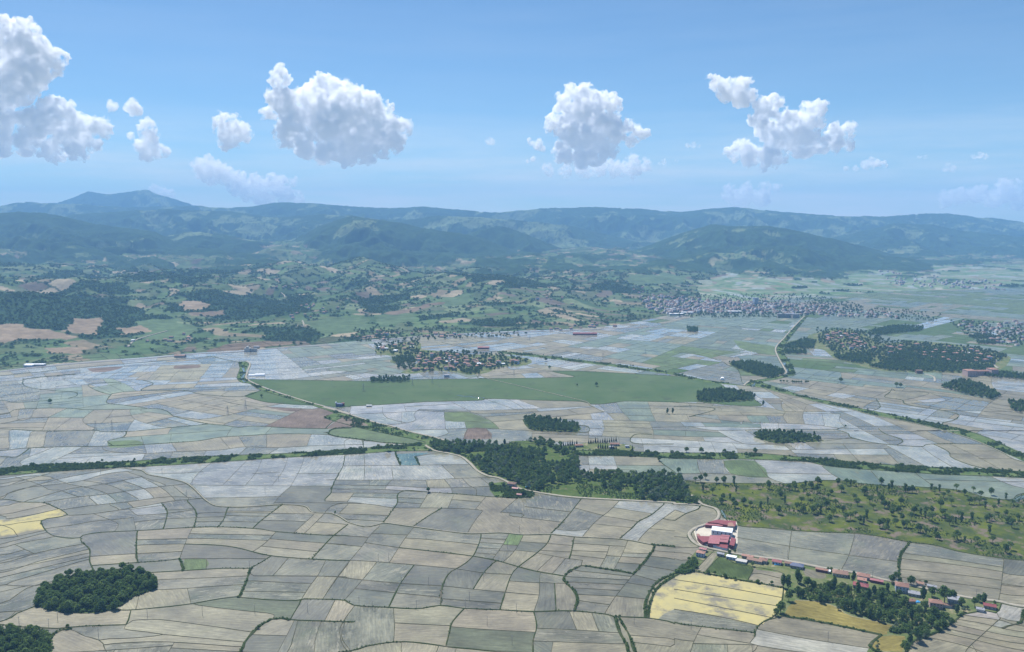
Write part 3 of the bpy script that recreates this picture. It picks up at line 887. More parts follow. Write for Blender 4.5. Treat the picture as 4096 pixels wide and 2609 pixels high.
AREAS = '''
s A -300,320 0,293 300,268 700,258 900,245 1350,215 2000,190 2363,165 E 270,850 400,835 560,828 690,806 860,812 1000,828 1100,832 1230,838 1180,870 860,872 700,868 480,870 270,885 A 2363,200 1900,222 1400,257 1000,280 780,290 520,305 250,325 0,342 -300,370
w B 760,130 950,122 1200,140 1260,110 1480,112 1600,150 1700,185 1715,260 1725,335 1850,332 2040,325 2363,345 C 60,388 120,468 180,538 B 2363,523 2000,505 1720,490 1550,472 1400,447 1330,432 1270,405 1230,382 1170,355 1100,342 1030,307 980,257 920,212 820,187 740,172 690,140
s B 1110,400 1200,385 1290,420 1395,455 1395,490 1150,488
s B 1700,165 1900,173 2100,178 2363,190 C 300,190 600,195 830,215 1000,232 1250,258 1500,272 1750,288 2050,300 2363,315 2600,325 2600,370 2363,358 2100,345 1800,335 1500,315 1150,290 980,268 900,250 500,232 300,232 0,228 B 2363,228 2100,215 1900,208 1710,205
v B 1590,150 1780,118 2060,135 2072,172 1900,170 1700,163
M D 1720,375 E 0,383 300,387 600,377 1100,370 1600,362 1715,355 1560,320 1700,318 1900,325 2401,352 F 280,565 340,592 440,640 530,648 560,690 600,728 400,725 180,702 0,705 E 2080,525 1990,535 1850,548 1760,528 1500,520 1130,508 1060,520 700,530 300,555 180,560 100,570 D 2260,560 2150,535 2050,505 1900,455 1800,420 1720,390
M D 1680,490 1800,452 2050,527 2150,555 1850,535
s D 1700,375 1800,427 1900,464 2050,512 2150,542 2260,572 2408,617 E 150,614 370,682 560,733 760,780 860,815 690,805 600,785 400,745 200,700 -10,640 D 2300,605 2150,555 2050,525 1800,450 1720,405 1660,395 1630,360 1650,300 1640,257 1690,252 1715,270 1690,320
s F 600,562 620,575 700,600 900,665 1100,705 1300,750 1500,790 1800,850 2000,895 2200,965 2408,1058 2800,1230 2800,1290 2408,1112 2250,1042 2050,955 1900,910 1700,857 1500,815 1330,783 1200,746 1000,706 820,658 700,630 600,603 480,588 520,562
s F 525,560 600,547 700,529 777,509 764,470 724,400 704,330 764,260 834,180 916,97 925,105 862,185 802,260 748,340 792,420 835,505 790,525 700,548 600,560
s E 1200,180 1500,209 1830,249 2100,284 2401,330 F 80,525 280,558 470,590 280,573 80,541 E 2401,345 2100,302 1830,268 1500,227 1200,194
p C 190,550 122,470 62,390 110,381 250,391 500,395 770,397 1000,375 1150,380 1300,400 1550,415 1700,422 1950,445 2100,490 2280,505 2363,460 2600,440 2600,960 2363,915 2100,885 1900,850 1750,810 1600,795 1500,775 1250,735 900,720 600,695 430,680 330,622 310,570 250,552
v C 180,845 400,872 520,892 700,917 870,947 1050,981 1250,1012 1430,1057 1650,1102 1800,1137 2000,1177 2200,1202 2180,1270 2100,1255 1950,1280 1830,1370 1700,1430 1600,1470 1550,1560 1320,1560 1320,1500 1400,1418 1440,1395 1480,1350 1200,1290 1130,1250 1050,1210 820,1180 740,1292 680,1290 720,1220 735,1150 740,1100 400,1040 150,993 60,993 0,1030 -60,1060 -60,1030 60,950 150,850
o C 740,1292 820,1182 1050,1212 1130,1252 1200,1292 1478,1352 1438,1395 1398,1418 1000,1335
k C 210,988 305,888 420,942 528,962 500,1042
t C 505,1043 545,962 560,978 733,1002 733,1092
t C 150,975 250,867 290,880 205,990
o C 1400,1427 1558,1427 1538,1532 1322,1500
t C 872,967 1018,1002 1008,1040 890,1020
y B 2363,1034 2285,1082 2235,1132 2205,1220 2195,1300 2250,1310 C 0,1245 280,1290 562,1352 620,1320 680,1290 720,1220 735,1150 740,1102 400,1042 150,995 60,995 0,1030
y A -200,640 50,640 270,600 390,570 430,585 453,610 380,623 278,643 298,700 300,713 0,765 -200,800
r Q 300,640 420,540 700,400 1100,262 1750,305 1790,760 1760,1200 1480,1262 1300,1235 620,1140 420,990
w A 240,1223 240,1170 370,1060 560,1010 625,1006 800,985 980,1002 1050,1050 1053,1110 900,1160 780,1245 640,1270 400,1263
w A -300,1395 100,1387 290,1392 328,1440 308,1600 -300,1600
w F 165,640 340,620 530,652 540,690 400,700 170,703
w F 375,435 540,430 750,490 740,520 620,535 430,470
w E 1362,650 1420,636 1500,649 1600,669 1738,691 1738,734 1450,726 1392,700
w F 545,945 600,920 700,915 900,930 1038,970 850,980 700,985
B E 5,714 120,634 180,642 300,688 180,704 60,714
B E 952,786 981,714 1109,714 1147,783
B D 1820,562 2150,581 2265,600 2200,606 1950,590
G E 822,602 985,600 1138,661 1130,667 960,667 830,658
B D 600,300 850,285 760,318 640,325
B D 1202,280 1370,275 1365,295 1202,303
v E 600,165 850,185 1000,205 1150,205 1260,215 1400,232 1420,262 1340,285 1200,290 1130,325 1000,345 900,325 740,315 620,335 520,330 600,290 640,250 460,262 470,232 600,215
v E 350,150 480,130 610,110 660,130 650,200 560,210 360,205
v F 930,240 1100,205 1300,215 1400,300 1600,285 1900,300 2150,345 2300,385 2310,420 2200,500 1850,500 1450,490 1250,445 1100,400 1040,350 960,335 760,335 770,290 900,265
P B 480,197 715,187 612,215 638,268 512,268
G C 337,241 545,242 638,354 382,329
G D 745,802 850,795 955,797 978,829 760,846
G A 1247,907 1393,905 1393,968 1242,977
G F 410,275 560,300 690,320 695,380 560,362 450,330
'''
TYPES = {'m': ((0.148, 0.14, 0.096), .8), 't': ((0.17, 0.156, 0.106), .42), 'b': ((0.255, 0.248, 0.205), 1.0), 'g': ((0.118, 0.146, 0.102), .55), 'd': ((0.096, 0.097, 0.072), .5), 'D': ((0.0744, 0.0837, 0.0527), .3),
 'G': ((.085, .12, .05), .2), 'M': ((.085, .155, .058), 0), 'y': ((.50, .43, .12), .25), 'B': ((.135, .105, .082), 0), 'o': ((.17, .145, .045), 0), 's': ((.065, .105, .04), 0),
 'w': ((0.036, 0.064, 0.02), 0), 'p': ((0.092, 0.116, 0.028), 0), 'r': ((0.44, 0.4, 0.336), 0), 'v': ((0.12, 0.136, 0.068), 0), 'P': ((0.085, 0.13, 0.105), 1.0), 'k': ((0.06, 0.088, 0.028), 0), 'l': ((0.24, 0.225, 0.19), .6)}
NOSPLIT = set('MyspwrvPokB') | {'D', 'G'}
KW_ = {'m': .95, 'M': 1.7, 'h': 2.2, 'r': 2.6, 'x': 0.0}
rnd = random.Random(7)

def crom(p, n=4):
    if len(p) < 3: return list(p)
    q = [p[0]]+list(p)+[p[-1]]; o = []
    for i in range(1, len(q)-2):
        for k in range(n):
            t = k/n; a, b, c, d = q[i-1], q[i], q[i+1], q[i+2]
            o.append(tuple(.5*((2*b[j])+(-a[j]+c[j])*t+(2*a[j]-5*b[j]+4*c[j]-d[j])*t*t+(-a[j]+3*b[j]-3*c[j]+d[j])*t**3) for j in (0, 1)))
    o.append(p[-1]); return o
polys = []
for ln in LINES.strip().splitlines():
    reg, k, s = ln.split(' ', 2); polys.append([k, pp(s, reg)])
for k, (reg, s) in BELTS.items(): polys.append(['M', pp(s, reg)])
AR = []
for ln in AREAS.strip().splitlines():
    tk = ln.split(); pts = []; reg = None
    for t in tk[1:]:
        if t in REG: reg = t
        else: pts += pp(t, reg)
    g_ = [G(*p) for p in pts]; g_ = crom(g_+[g_[0]], 2); AR.append((tk[0], np.array(g_)))
def inside(poly, x, y):
    x0, y0 = poly[:, 0], poly[:, 1]; x1, y1 = np.roll(x0, -1), np.roll(y0, -1)
    c = ((y0 > y) != (y1 > y)) & (x < (x1-x0)*(y-y0)/(y1-y0+1e-12)+x0); return bool(c.sum() % 2)
# run the lines that end at the frame on beyond it
for pl in polys:
    for e in (0, -1):
        p = pl[1][e]; q = pl[1][1 if e == 0 else -2]
        if p[0] < 14 or p[0] > 4082 or p[1] > 2596:
            dx, dy = p[0]-q[0], p[1]-q[1]; l = math.hypot(dx, dy) or 1
            ex = (p[0]+dx/l*330, p[1]+dy/l*(160 if p[1] > 2596 else 330*abs(dx)/l*0.3))
            if e == 0: pl[1].insert(0, ex)
            else: pl[1].append(ex)
GL = [[k, crom([G(*p) for p in pts])] for k, pts in polys]
# snap loose ends onto neighbouring lines
segs = []
for i, (k, p) in enumerate(GL):
    for a, b in zip(p[:-1], p[1:]): segs.append((i, a[0], a[1], b[0], b[1]))
SG = np.array(segs)
for i, (k, p) in enumerate(GL):
    for e in (0, -1):
        x, y = p[e]; m = SG[:, 0] != i; s = SG[m]
        dx = s[:, 3]-s[:, 1]; dy = s[:, 4]-s[:, 2]; t = np.clip(((x-s[:, 1])*dx+(y-s[:, 2])*dy)/(dx*dx+dy*dy+1e-9), 0, 1)
        cx = s[:, 1]+t*dx; cyy = s[:, 2]+t*dy; d = np.hypot(cx-x, cyy-y); j = int(d.argmin())
        lim = 7+.011*y
        if 1e-3 < d[j] < lim:
            ux, uy = (cx[j]-x)/d[j], (cyy[j]-y)/d[j]; np_ = (cx[j]+ux*.4, cyy[j]+uy*.4)
            if e == 0: p.insert(0, np_)
            else: p.append(np_)
# outline of the plain: from below the frame to the foot of the hills
toe = [(px, np.interp(px, TOE[:, 0], TOE[:, 1])) for px in np.linspace(-1100, 5200, 70)]
outl = [G(-700, 2609+260), G(4800, 2609+260)]+[G(*p) for p in reversed(toe)]
GL.append(['x', outl+[outl[0]]])
for t, p in AR: GL.append(['x', [tuple(q) for q in p]+[tuple(p[0])]])

def cdt(lines):
    vs, es = [], []
    for k, p in lines:
        b = len(vs); vs += [Vector(q) for q in p]; es += [(b+i, b+i+1) for i in range(len(p)-1)]
    v, ed, fa, _, oe, _ = delaunay_2d_cdt(vs, es, [], 0, 0.02, True)
    V = np.array([(a.x, a.y) for a in v]); Fc = np.array([tuple(f) for f in fa if len(f) == 3])
    con = set()
    for a, o in zip(ed, oe):
        if len(o): con.add((min(a), max(a)))
    par = list(range(len(Fc)))
    def find(a):
        while par[a] != a: par[a] = par[par[a]]; a = par[a]
        return a
    em = {}
    for i, f in enumerate(Fc.tolist()):
        for a, b in ((f[0], f[1]), (f[1], f[2]), (f[2], f[0])):
            key = (min(a, b), max(a, b))
            if key in con: continue
            if key in em:
                r1, r2 = find(em[key]), find(i)
                if r1 != r2: par[r1] = r2
            else: em[key] = i
    lab = np.array([find(i) for i in range(len(Fc))])
    _, lab = np.unique(lab, return_inverse=True)
    return V, Fc, lab
def locate(V, Fc, pts):
    A, B, C_ = V[Fc[:, 0]], V[Fc[:, 1]], V[Fc[:, 2]]; r = []
    for x, y in pts:
        d1 = (B[:, 0]-A[:, 0])*(y-A[:, 1])-(B[:, 1]-A[:, 1])*(x-A[:, 0])
        d2 = (C_[:, 0]-B[:, 0])*(y-B[:, 1])-(C_[:, 1]-B[:, 1])*(x-B[:, 0])
        d3 = (A[:, 0]-C_[:, 0])*(y-C_[:, 1])-(A[:, 1]-C_[:, 1])*(x-C_[:, 0])
        k = np.nonzero((d1 >= 0) & (d2 >= 0) & (d3 >= 0))[0]; r.append(int(k[0]) if len(k) else -1)
    return r
def tri_area(V, Fc):
    a, b, c = V[Fc[:, 0]], V[Fc[:, 1]], V[Fc[:, 2]]
    return .5*((b[:, 0]-a[:, 0])*(c[:, 1]-a[:, 1])-(b[:, 1]-a[:, 1])*(c[:, 0]-a[:, 0]))
V1, F1, L1 = cdt(GL)
seeds = []
for t in SEEDS.replace('\n', ';').split(';'):
    t = t.split()
    if len(t) == 4:
        ox, oy, k = REG[t[1]]; seeds.append((t[0], G(ox+float(t[2])*k, oy+float(t[3])*k)))
ct = {}
for (ty, p), f in zip(seeds, locate(V1, F1, [s[1] for s in seeds])):
    if f >= 0 and ty not in 'wspvyMrok': ct[int(L1[f])] = ty
ar = np.bincount(L1, np.abs(tri_area(V1, F1)))
for c in list(ct):
    if ar[c] > 30000: del ct[c]
def area_type(x, y):
    r = None
    for t, p in AR:
        if inside(p, x, y): r = t
    return r
o1 = np.argsort(np.abs(tri_area(V1, F1))); bt = np.zeros(len(ar), int); bt[L1[o1]] = o1
c1 = V1[F1[bt]].mean(1)
for c in range(len(ar)):
    t = area_type(*c1[c])
    if t:
        pa = max(.5*abs(np.dot(p[:, 0], np.roll(p[:, 1], -1))-np.dot(p[:, 1], np.roll(p[:, 0], -1))) for k, p in AR if k == t and inside(p, *c1[c]))
        if ar[c] < 1.3*pa: ct[c] = t
        else: print('leak', t, ar[c], pa)
# split the large cells
def border_of(c):
    cnt = {}
    for f in F1[L1 == c].tolist():
        for a, b in ((f[0], f[1]), (f[1], f[2]), (f[2], f[0])):
            if (b, a) in cnt: del cnt[(b, a)]
            else: cnt[(a, b)] = 1
    e = np.array(list(cnt)); return np.hstack([V1[e[:, 0]], V1[e[:, 1]]])
fl1 = tri_area(V1, F1) < 0; F1[fl1] = F1[fl1][:, ::-1]
chords = []
def split(S_, thr, depth=0):
    A = abs(.5*np.sum(S_[:, 0]*S_[:, 3]-S_[:, 2]*S_[:, 1]))
    if A < thr*rnd.uniform(.75, 1.5) or depth > 16 or len(S_) < 3: return
    d = S_[:, 2:]-S_[:, :2]; ln = np.hypot(d[:, 0], d[:, 1])+1e-9; mid = (S_[:, :2]+S_[:, 2:])/2
    c = (mid*ln[:, None]).sum(0)/ln.sum()
    z = np.sum(ln*np.exp(4j*np.arctan2(d[:, 1], d[:, 0]))); th = np.angle(z)/4+rnd.gauss(0, .05)
    ax = [np.array([math.cos(th), math.sin(th)]), np.array([-math.sin(th), math.cos(th)])]
    q = S_[:, :2]-c; e0, e1 = [np.ptp(q @ a) for a in ax]
    if e0 < e1: ax = ax[::-1]; e0, e1 = e1, e0
    n = ax[0] if e0/e1 > rnd.choice([1.3, 1.9, 2.8]) else ax[1]
    if depth > 10 and e0/e1 < 1.3: n = ax[0]
    pr = q @ n; o = c+n*((pr.max()+pr.min())/2+rnd.uniform(-.13, .13)*(pr.max()-pr.min())); tv = np.array([-n[1], n[0]])
    da = (S_[:, :2]-o) @ n; db = (S_[:, 2:]-o) @ n; cr = (da >= 0) != (db >= 0)
    X_ = S_[cr, :2]+(da[cr]/(da[cr]-db[cr]))[:, None]*(S_[cr, 2:]-S_[cr, :2])
    tt = np.sort((X_-o) @ tv); nw = []
    for i in range(0, len(tt)-1, 2):
        if tt[i+1]-tt[i] > .01: nw.append((o+tv*tt[i], o+tv*tt[i+1]))
        if tt[i+1]-tt[i] > 8:
            a, b = o+tv*(tt[i]-.3), o+tv*(tt[i+1]+.3); L_ = min(tt[i+1]-tt[i], 200); m_ = (a+b)/2+n*rnd.gauss(0, .02)*L_
            chords.append(['c', crom([tuple(a), tuple(m_), tuple(b)], 3)])
    for sg in (1, -1):
        P0 = S_[:, :2].copy(); P1 = S_[:, 2:].copy(); a_, b_ = da*sg, db*sg
        keep = (a_ >= 0) | (b_ >= 0) if sg > 0 else ~((da >= 0) & (db >= 0))
        t = np.where(cr, da/np.where(cr, da-db, 1), 0)[:, None]; X2 = P0+t*(P1-P0)
        ina = (da >= 0) if sg > 0 else (da < 0); inb = (db >= 0) if sg > 0 else (db < 0)
        P0 = np.where((cr & ~ina)[:, None], X2, P0); P1 = np.where((cr & ~inb)[:, None], X2, P1)
        H = np.hstack([P0, P1])[ina | inb]
        if nw:
            W_ = np.array([(*b, *a) if sg > 0 else (*a, *b) for a, b in nw]); H = np.vstack([H, W_])
        if len(H) > 2: split(H, thr, depth+1)
for c in range(len(ar)):
    if ct.get(c) in NOSPLIT: continue
    fs = F1[L1 == c]; cen = V1[fs].mean((0, 1)); y = cen[1]
    big = ct.get(c)
    thr = np.interp(y, [700, 1000, 1250, 1450, 1700, 2300, 3500], [8500, 8500, 6500, 4600, 3600, 3600, 9000])
    if y > 1350 and big in ('m', 't', 'b', 'g'): thr *= 1.9
    if ar[c] > thr*(2.2 if y < 1200 else 1.5): split(border_of(c), thr)
ALLL = GL+chords
V2, F2, L2 = cdt(ALLL)
A2 = tri_area(V2, F2); flip = A2 < 0; F2[flip] = F2[flip][:, ::-1]; A2 = np.abs(A2)
nc = L2.max()+1
order = np.argsort(A2); bigtri = np.zeros(nc, int); bigtri[L2[order]] = order
cent = V2[F2[bigtri]].mean(1)
par1 = locate(V1, F1, cent)
ZONE = [  # blobs of prevailing kinds (photo x, y, rx, ry, kinds)
 (300, 1480, 900, 90, 'bbbbbmtt'), (500, 1600, 900, 60, 'bmttttgm'), (800, 1720, 1300, 60, 'tttbbmmmg'), (500, 1860, 900, 60, 'mbbmm'), (1300, 1850, 600, 70, 'bbbbmm'),
 (600, 2000, 1100, 110, 'mmmmbmtd'), (600, 2250, 1400, 160, 'mmmddtmm'), (1600, 2250, 900, 200, 'mmtddmmt'), (1600, 2500, 1200, 120, 'tttmmtd'), (2500, 2150, 500, 80, 'tttmt'), (2400, 2500, 700, 100, 'tttmm'),
 (3600, 2500, 600, 90, 'tttl'), (2400, 1380, 700, 70, 'bbbtttmb'), (1300, 1440, 500, 50, 'ttgmbb'), (3000, 1400, 600, 60, 'ggbbttG'), (3300, 1610, 900, 90, 'bbtttgm'), (3700, 1700, 700, 120, 'bbtmmb'), (3600, 1380, 800, 110, 'gGgMgtbg')]
OUTP = np.array(outl); outside = np.array([not inside(OUTP, *c_) for c_ in cent])
colr = np.zeros((nc, 3)); wet = np.zeros(nc); typ = np.full(nc, 'm', dtype='<U1')
rs = np.random.RandomState(5)
for c in range(nc):
    x, y = cent[c]; px = col_of(x, y); dep = math.atan2(CAM_H, y)-PITCH; py = 1304.5+FPX*math.tan(dep)
    p1c = int(L1[par1[c]]) if par1[c] >= 0 else -1
    ty = area_type(x, y) or ct.get(p1c)
    if ty is None or (ty in 'mtbg' and rs.rand() < (.12 if y < 1300 else .3)):
        d = [((px-z[0])/z[2])**2+((py-z[1])/z[3])**2 for z in ZONE]; z = ZONE[int(np.argmin(d))]; ty = z[4][rs.randint(len(z[4]))]
        if py < 1300 and px > 2600 and ty in 'bt': ty = 'gGMt'[rs.randint(4)]
    typ[c] = ty; b, w = TYPES[ty]; colr[c] = np.array(b)*(1+rs.uniform(-.12, .12))*(1+rs.uniform(-.025, .025, 3)); wet[c] = w*rs.uniform(.75, 1.0)
# orientation of the furrows in each cell
ang = np.zeros(nc)
so = np.argsort(L2, kind='stable'); st = np.searchsorted(L2[so], np.arange(nc+1))
for c in range(nc):
    f = F2[so[st[c]:st[c+1]]]; m = V2[f.ravel()]; cm = m-m.mean(0)
    if len(m) > 3:
        w, e = np.linalg.eigh(np.cov(cm.T)+np.eye(2)*1e-6); ang[c] = math.atan2(e[1, 1], e[0, 1])
print('cells', nc, 'tris', len(F2), 'chords', len(chords))
SHEETS = {'paddy_fields': None, 'meadow': 'M', 'pasture': 'p', 'woodland_floor': 'w', 'flower_field': 'y', 'scrub_land': 's', 'village_ground': 'v', 'gravel_yard': 'r'}
def plain_mat():
    m = bpy.data.materials.new('paddy_mud_and_water'); m.use_nodes = True; n = m.node_tree; b = n.nodes['Principled BSDF']; L = n.links.new
    N = n.nodes.new
    at = N('ShaderNodeAttribute'); at.attribute_name = 'col'; aw = N('ShaderNodeAttribute'); aw.attribute_name = 'wet'
    uv = N('ShaderNodeUVMap'); uv.uv_map = 'UVMap'; tc = N('ShaderNodeTexCoord')
    def noise(sc, det, src, stretch=None, rough=.6):
        v = src
        if stretch:
            mp = N('ShaderNodeMapping'); mp.inputs['Scale'].default_value = stretch; L(src, mp.inputs[0]); v = mp.outputs[0]
        z = N('ShaderNodeTexNoise'); z.inputs['Scale'].default_value = sc; z.inputs['Detail'].default_value = det; z.inputs['Roughness'].default_value = rough; L(v, z.inputs['Vector']); return z.outputs[0]
    def rng(s, a, b_, c, d):
        r = N('ShaderNodeMapRange'); r.inputs[1].default_value = a; r.inputs[2].default_value = b_; r.inputs[3].default_value = c; r.inputs[4].default_value = d; L(s, r.inputs[0]); return r.outputs[0]
    def math_(op, a, b_):
        q = N('ShaderNodeMath'); q.operation = op; q.use_clamp = False
        for i, v in enumerate((a, b_)):
            if isinstance(v, (int, float)): q.inputs[i].default_value = v
            else: L(v, q.inputs[i])
        return q.outputs[0]
    strk = noise(.035, 5, uv.outputs[0], (1.0, 14.0, 1))
    blot = noise(.022, 6, tc.outputs['Object'], None, .62)
    fine = noise(.25, 5, tc.outputs['Object'], None, .7)
    k = math_('MULTIPLY', rng(strk, .3, .7, .74, 1.26), rng(fine, .3, .7, .88, 1.12))
    k = math_('MULTIPLY', k, rng(blot, .3, .7, .64, 1.38)); k = math_('MULTIPLY', k, rng(noise(.09, 6, uv.outputs[0], (1., 5., 1), .7), .3, .7, .74, 1.26))
    v = N('ShaderNodeVectorMath'); v.operation = 'SCALE'; L(at.outputs['Color'], v.inputs[0]); L(k, v.inputs['Scale'])
    scum = rng(noise(.05, 7, uv.outputs[0], (1., 3.5, 1), .65), .56, .66, 0, 1)
    mk = math_('MULTIPLY', scum, math_('MULTIPLY', aw.outputs['Fac'], .75))
    mx = N('ShaderNodeMix'); mx.data_type = 'RGBA'; L(mk, mx.inputs['Factor']); L(v.outputs[0], mx.inputs['A']); mx.inputs['B'].default_value = (.25, .235, .175, 1)
    grn = rng(noise(.018, 5, tc.outputs['Object'], None, .6), .55, .72, 0, .55)
    m2 = N('ShaderNodeMix'); m2.data_type = 'RGBA'; L(math_('MULTIPLY', grn, aw.outputs['Fac']), m2.inputs['Factor']); L(mx.outputs['Result'], m2.inputs['A']); m2.inputs['B'].default_value = (.10, .125, .06, 1)
    L(m2.outputs['Result'], b.inputs['Base Color'])
    wl = math_('MULTIPLY', aw.outputs['Fac'], rng(blot, .35, .6, 1.0, .75))
    wl = math_('SUBTRACT', wl, math_('MULTIPLY', mk, .9))
    wl2 = N('ShaderNodeClamp'); L(wl, wl2.inputs[0])
    L(rng(wl2.outputs[0], .1, .8, .75, .05), b.inputs['Roughness'])
    L(rng(wl2.outputs[0], .0, .5, .08, .5), b.inputs['Specular IOR Level'])
    b.inputs['IOR'].default_value = 1.45
    bp = N('ShaderNodeBump'); bp.inputs['Strength'].default_value = .06; bp.inputs['Distance'].default_value = .05
    L(noise(.6, 3, tc.outputs['Object']), bp.inputs['Height']); L(bp.outputs[0], b.inputs['Normal'])
    return m
PM = plain_mat()
def land_mat(name, c1, c2, c3, s1=.02, s2=.12, lo=.42, hi=.58, t3=(.55, .68)):
    m = bpy.data.materials.new(name); m.use_nodes = True; n = m.node_tree; b = n.nodes['Principled BSDF']; L = n.links.new; N = n.nodes.new
    tc = N('ShaderNodeTexCoord')
    def nz(s, d):
        z = N('ShaderNodeTexNoise'); z.inputs['Scale'].default_value = s; z.inputs['Detail'].default_value = d; z.inputs['Roughness'].default_value = .68; L(tc.outputs['Object'], z.inputs['Vector']); return z.outputs[0]
    def rr(s, a, b_):
        r = N('ShaderNodeMapRange'); r.inputs[1].default_value = a; r.inputs[2].default_value = b_; L(s, r.inputs[0]); return r.outputs[0]
    m1 = N('ShaderNodeMix'); m1.data_type = 'RGBA'; m1.inputs['A'].default_value = (*c1, 1); m1.inputs['B'].default_value = (*c2, 1); L(rr(nz(s1, 6), lo, hi), m1.inputs['Factor'])
    m2 = N('ShaderNodeMix'); m2.data_type = 'RGBA'; L(m1.outputs['Result'], m2.inputs['A']); m2.inputs['B'].default_value = (*c3, 1); L(rr(nz(s2, 6), *t3), m2.inputs['Factor'])
    L(m2.outputs['Result'], b.inputs['Base Color']); b.inputs['Roughness'].default_value = 1; b.inputs['Specular IOR Level'].default_value = .05
    return m
SM = {'meadow': land_mat('meadow_grass', (.058, .098, .040), (.088, .125, .058), (.06, .08, .045), .007, .03, .35, .65),
 'pasture': land_mat('pasture_grass', (.095, .115, .018), (.045, .065, .022), (.15, .12, .095), .03, .05, .40, .58, (.52, .62)),
 'woodland_floor': land_mat('woodland_floor', (.05, .085, .02), (.08, .11, .03), (.15, .13, .08), .04, .07),
 'flower_field': land_mat('yellow_flowering_paddy', (.43, .37, .16), (.31, .285, .16), (.18, .17, .135), .05, .02, .30, .70, (.50, .60)),
 'scrub_land': land_mat('canal_scrub', (.06, .10, .03), (.10, .14, .05), (.16, .16, .09), .05, .09),
 'village_ground': land_mat('village_ground', (.075, .11, .035), (.14, .15, .07), (.30, .25, .17), .04, .05),
 'gravel_yard': land_mat('gravel_yard', (.50, .46, .38), (.44, .40, .34), (.4, .37, .32), .05, .1)}
for nm, ty in SHEETS.items():
    if ty is None: sel = ~np.isin(typ[L2], [t for t in SHEETS.values() if t])
    else: sel = typ[L2] == ty
    sel &= ~outside[L2]
    if not sel.any(): continue
    f = F2[sel]; cl = L2[sel]; u, inv = np.unique(f, return_inverse=True); v = V2[u]
    me = mesh_np(nm, np.column_stack([v, np.zeros(len(v))]), inv.reshape(-1, 3), [PM if ty is None else SM[nm]])
    if ty is None:
        a = me.attributes.new('col', 'FLOAT_COLOR', 'FACE'); a.data.foreach_set('color', np.column_stack([colr[cl], np.ones(len(cl))]).astype(np.float32).ravel())
        a = me.attributes.new('wet', 'FLOAT', 'FACE'); a.data.foreach_set('value', wet[cl].astype(np.float32))
        uvl = me.uv_layers.new(name='UVMap'); th = np.repeat(ang[cl], 3); P_ = v[inv.reshape(-1)]
        off = np.repeat(cl*37.7, 3)
        uvl.data.foreach_set('uv', np.column_stack([P_[:, 0]*np.cos(th)+P_[:, 1]*np.sin(th)+off, -P_[:, 0]*np.sin(th)+P_[:, 1]*np.cos(th)]).astype(np.float32).ravel())
    link(nm, me, kind='structure')
# banks and roads as raised strips
def resample(p, d):
    p = np.asarray(p, float); s = np.r_[0, np.cumsum(np.hypot(*np.diff(p, axis=0).T))]
    if s[-1] < .5: return p
    n = max(2, int(s[-1]/d)+1); t = np.linspace(0, s[-1], n)
    return np.column_stack([np.interp(t, s, p[:, 0]), np.interp(t, s, p[:, 1])])
def strip(p, w, h, zb, crest, wob=0., seed=0, step=9):
    """cross-section: foot, crest, crest, foot"""
    p = resample(p, step); t = np.gradient(p, axis=0); t /= np.maximum(np.hypot(t[:, 0], t[:, 1]), 1e-6)[:, None]; nrm = np.column_stack([-t[:, 1], t[:, 0]])
    wv = w*(1+wob*(2*vnoise(p[:, 0], p[:, 1], 14, seed)-1))
    zc = zb+h*(1+.3*wob*(2*vnoise(p[:, 0], p[:, 1], 9, seed+1)-1))
    a = []
    for k, zz in ((-1, np.full(len(p), -.3)), (-crest, zc), (crest, zc), (1, np.full(len(p), -.3))):
        a.append(np.column_stack([p+nrm*(wv*k)[:, None], zz]))
    v = np.stack(a, 1).reshape(-1, 3); n = len(p); i = (np.arange(n-1)*4)[:, None]
    f = np.concatenate([np.stack([i[:, 0]+k, i[:, 0]+k+4, i[:, 0]+k+5, i[:, 0]+k+1], 1) for k in range(3)])
    return v, f
def gather(name, items, m, **props):
    vs, fs, n = [], [], 0
    for v, f in items: vs.append(v); fs.append(f+n); n += len(v)
    me = mesh_np(name, np.concatenate(vs), np.concatenate(fs), [m]); return link(name, me, **props)
thin, wide, road = [], [], []
for i, (k, p) in enumerate(ALLL):
    if k == 'x': continue
    zb = .10+.0035*(i % 40)
    if k == 'c': thin.append(strip(p, .34, .24, zb, .3, .5, i)); continue
    if k == 'm': thin.append(strip(p, .48, .30, zb, .3, .5, i)); continue
    if k == 'M': wide.append(strip(p, .95, .5, zb, .4, .45, i)); continue
    if k == 'h': wide.append(strip(p, 1.7, .6, zb, .5, .5, i)); continue
    if k == 'q':
        wide.append(strip(p, 1.9, .42, zb, .72, .4, i)); road.append(strip(p, .85, .54, zb, .9, .25, i, 6))
    if k == 'r':
        wide.append(strip(p, 3.6, .45, zb, .72, .3, i)); road.append(strip(p, 2.5, .62+.003*i % .2, zb, .9, .12, i, 6))
bankm = land_mat('bank_earth_and_grass', (.055, .062, .034), (.09, .086, .056), (.13, .115, .085), .08, .05)
bank2 = land_mat('grassy_bank', (.03, .048, .015), (.05, .062, .024), (.12, .105, .075), .09, .03)
gather('field_banks', thin, bankm, kind='structure'); gather('canal_banks', wide, bank2, kind='structure')
dirt = land_mat('dirt_road', (.32, .295, .24), (.27, .25, .20), (.21, .20, .15), .1, .2)
gather('dirt_road', road, dirt, kind='structure')
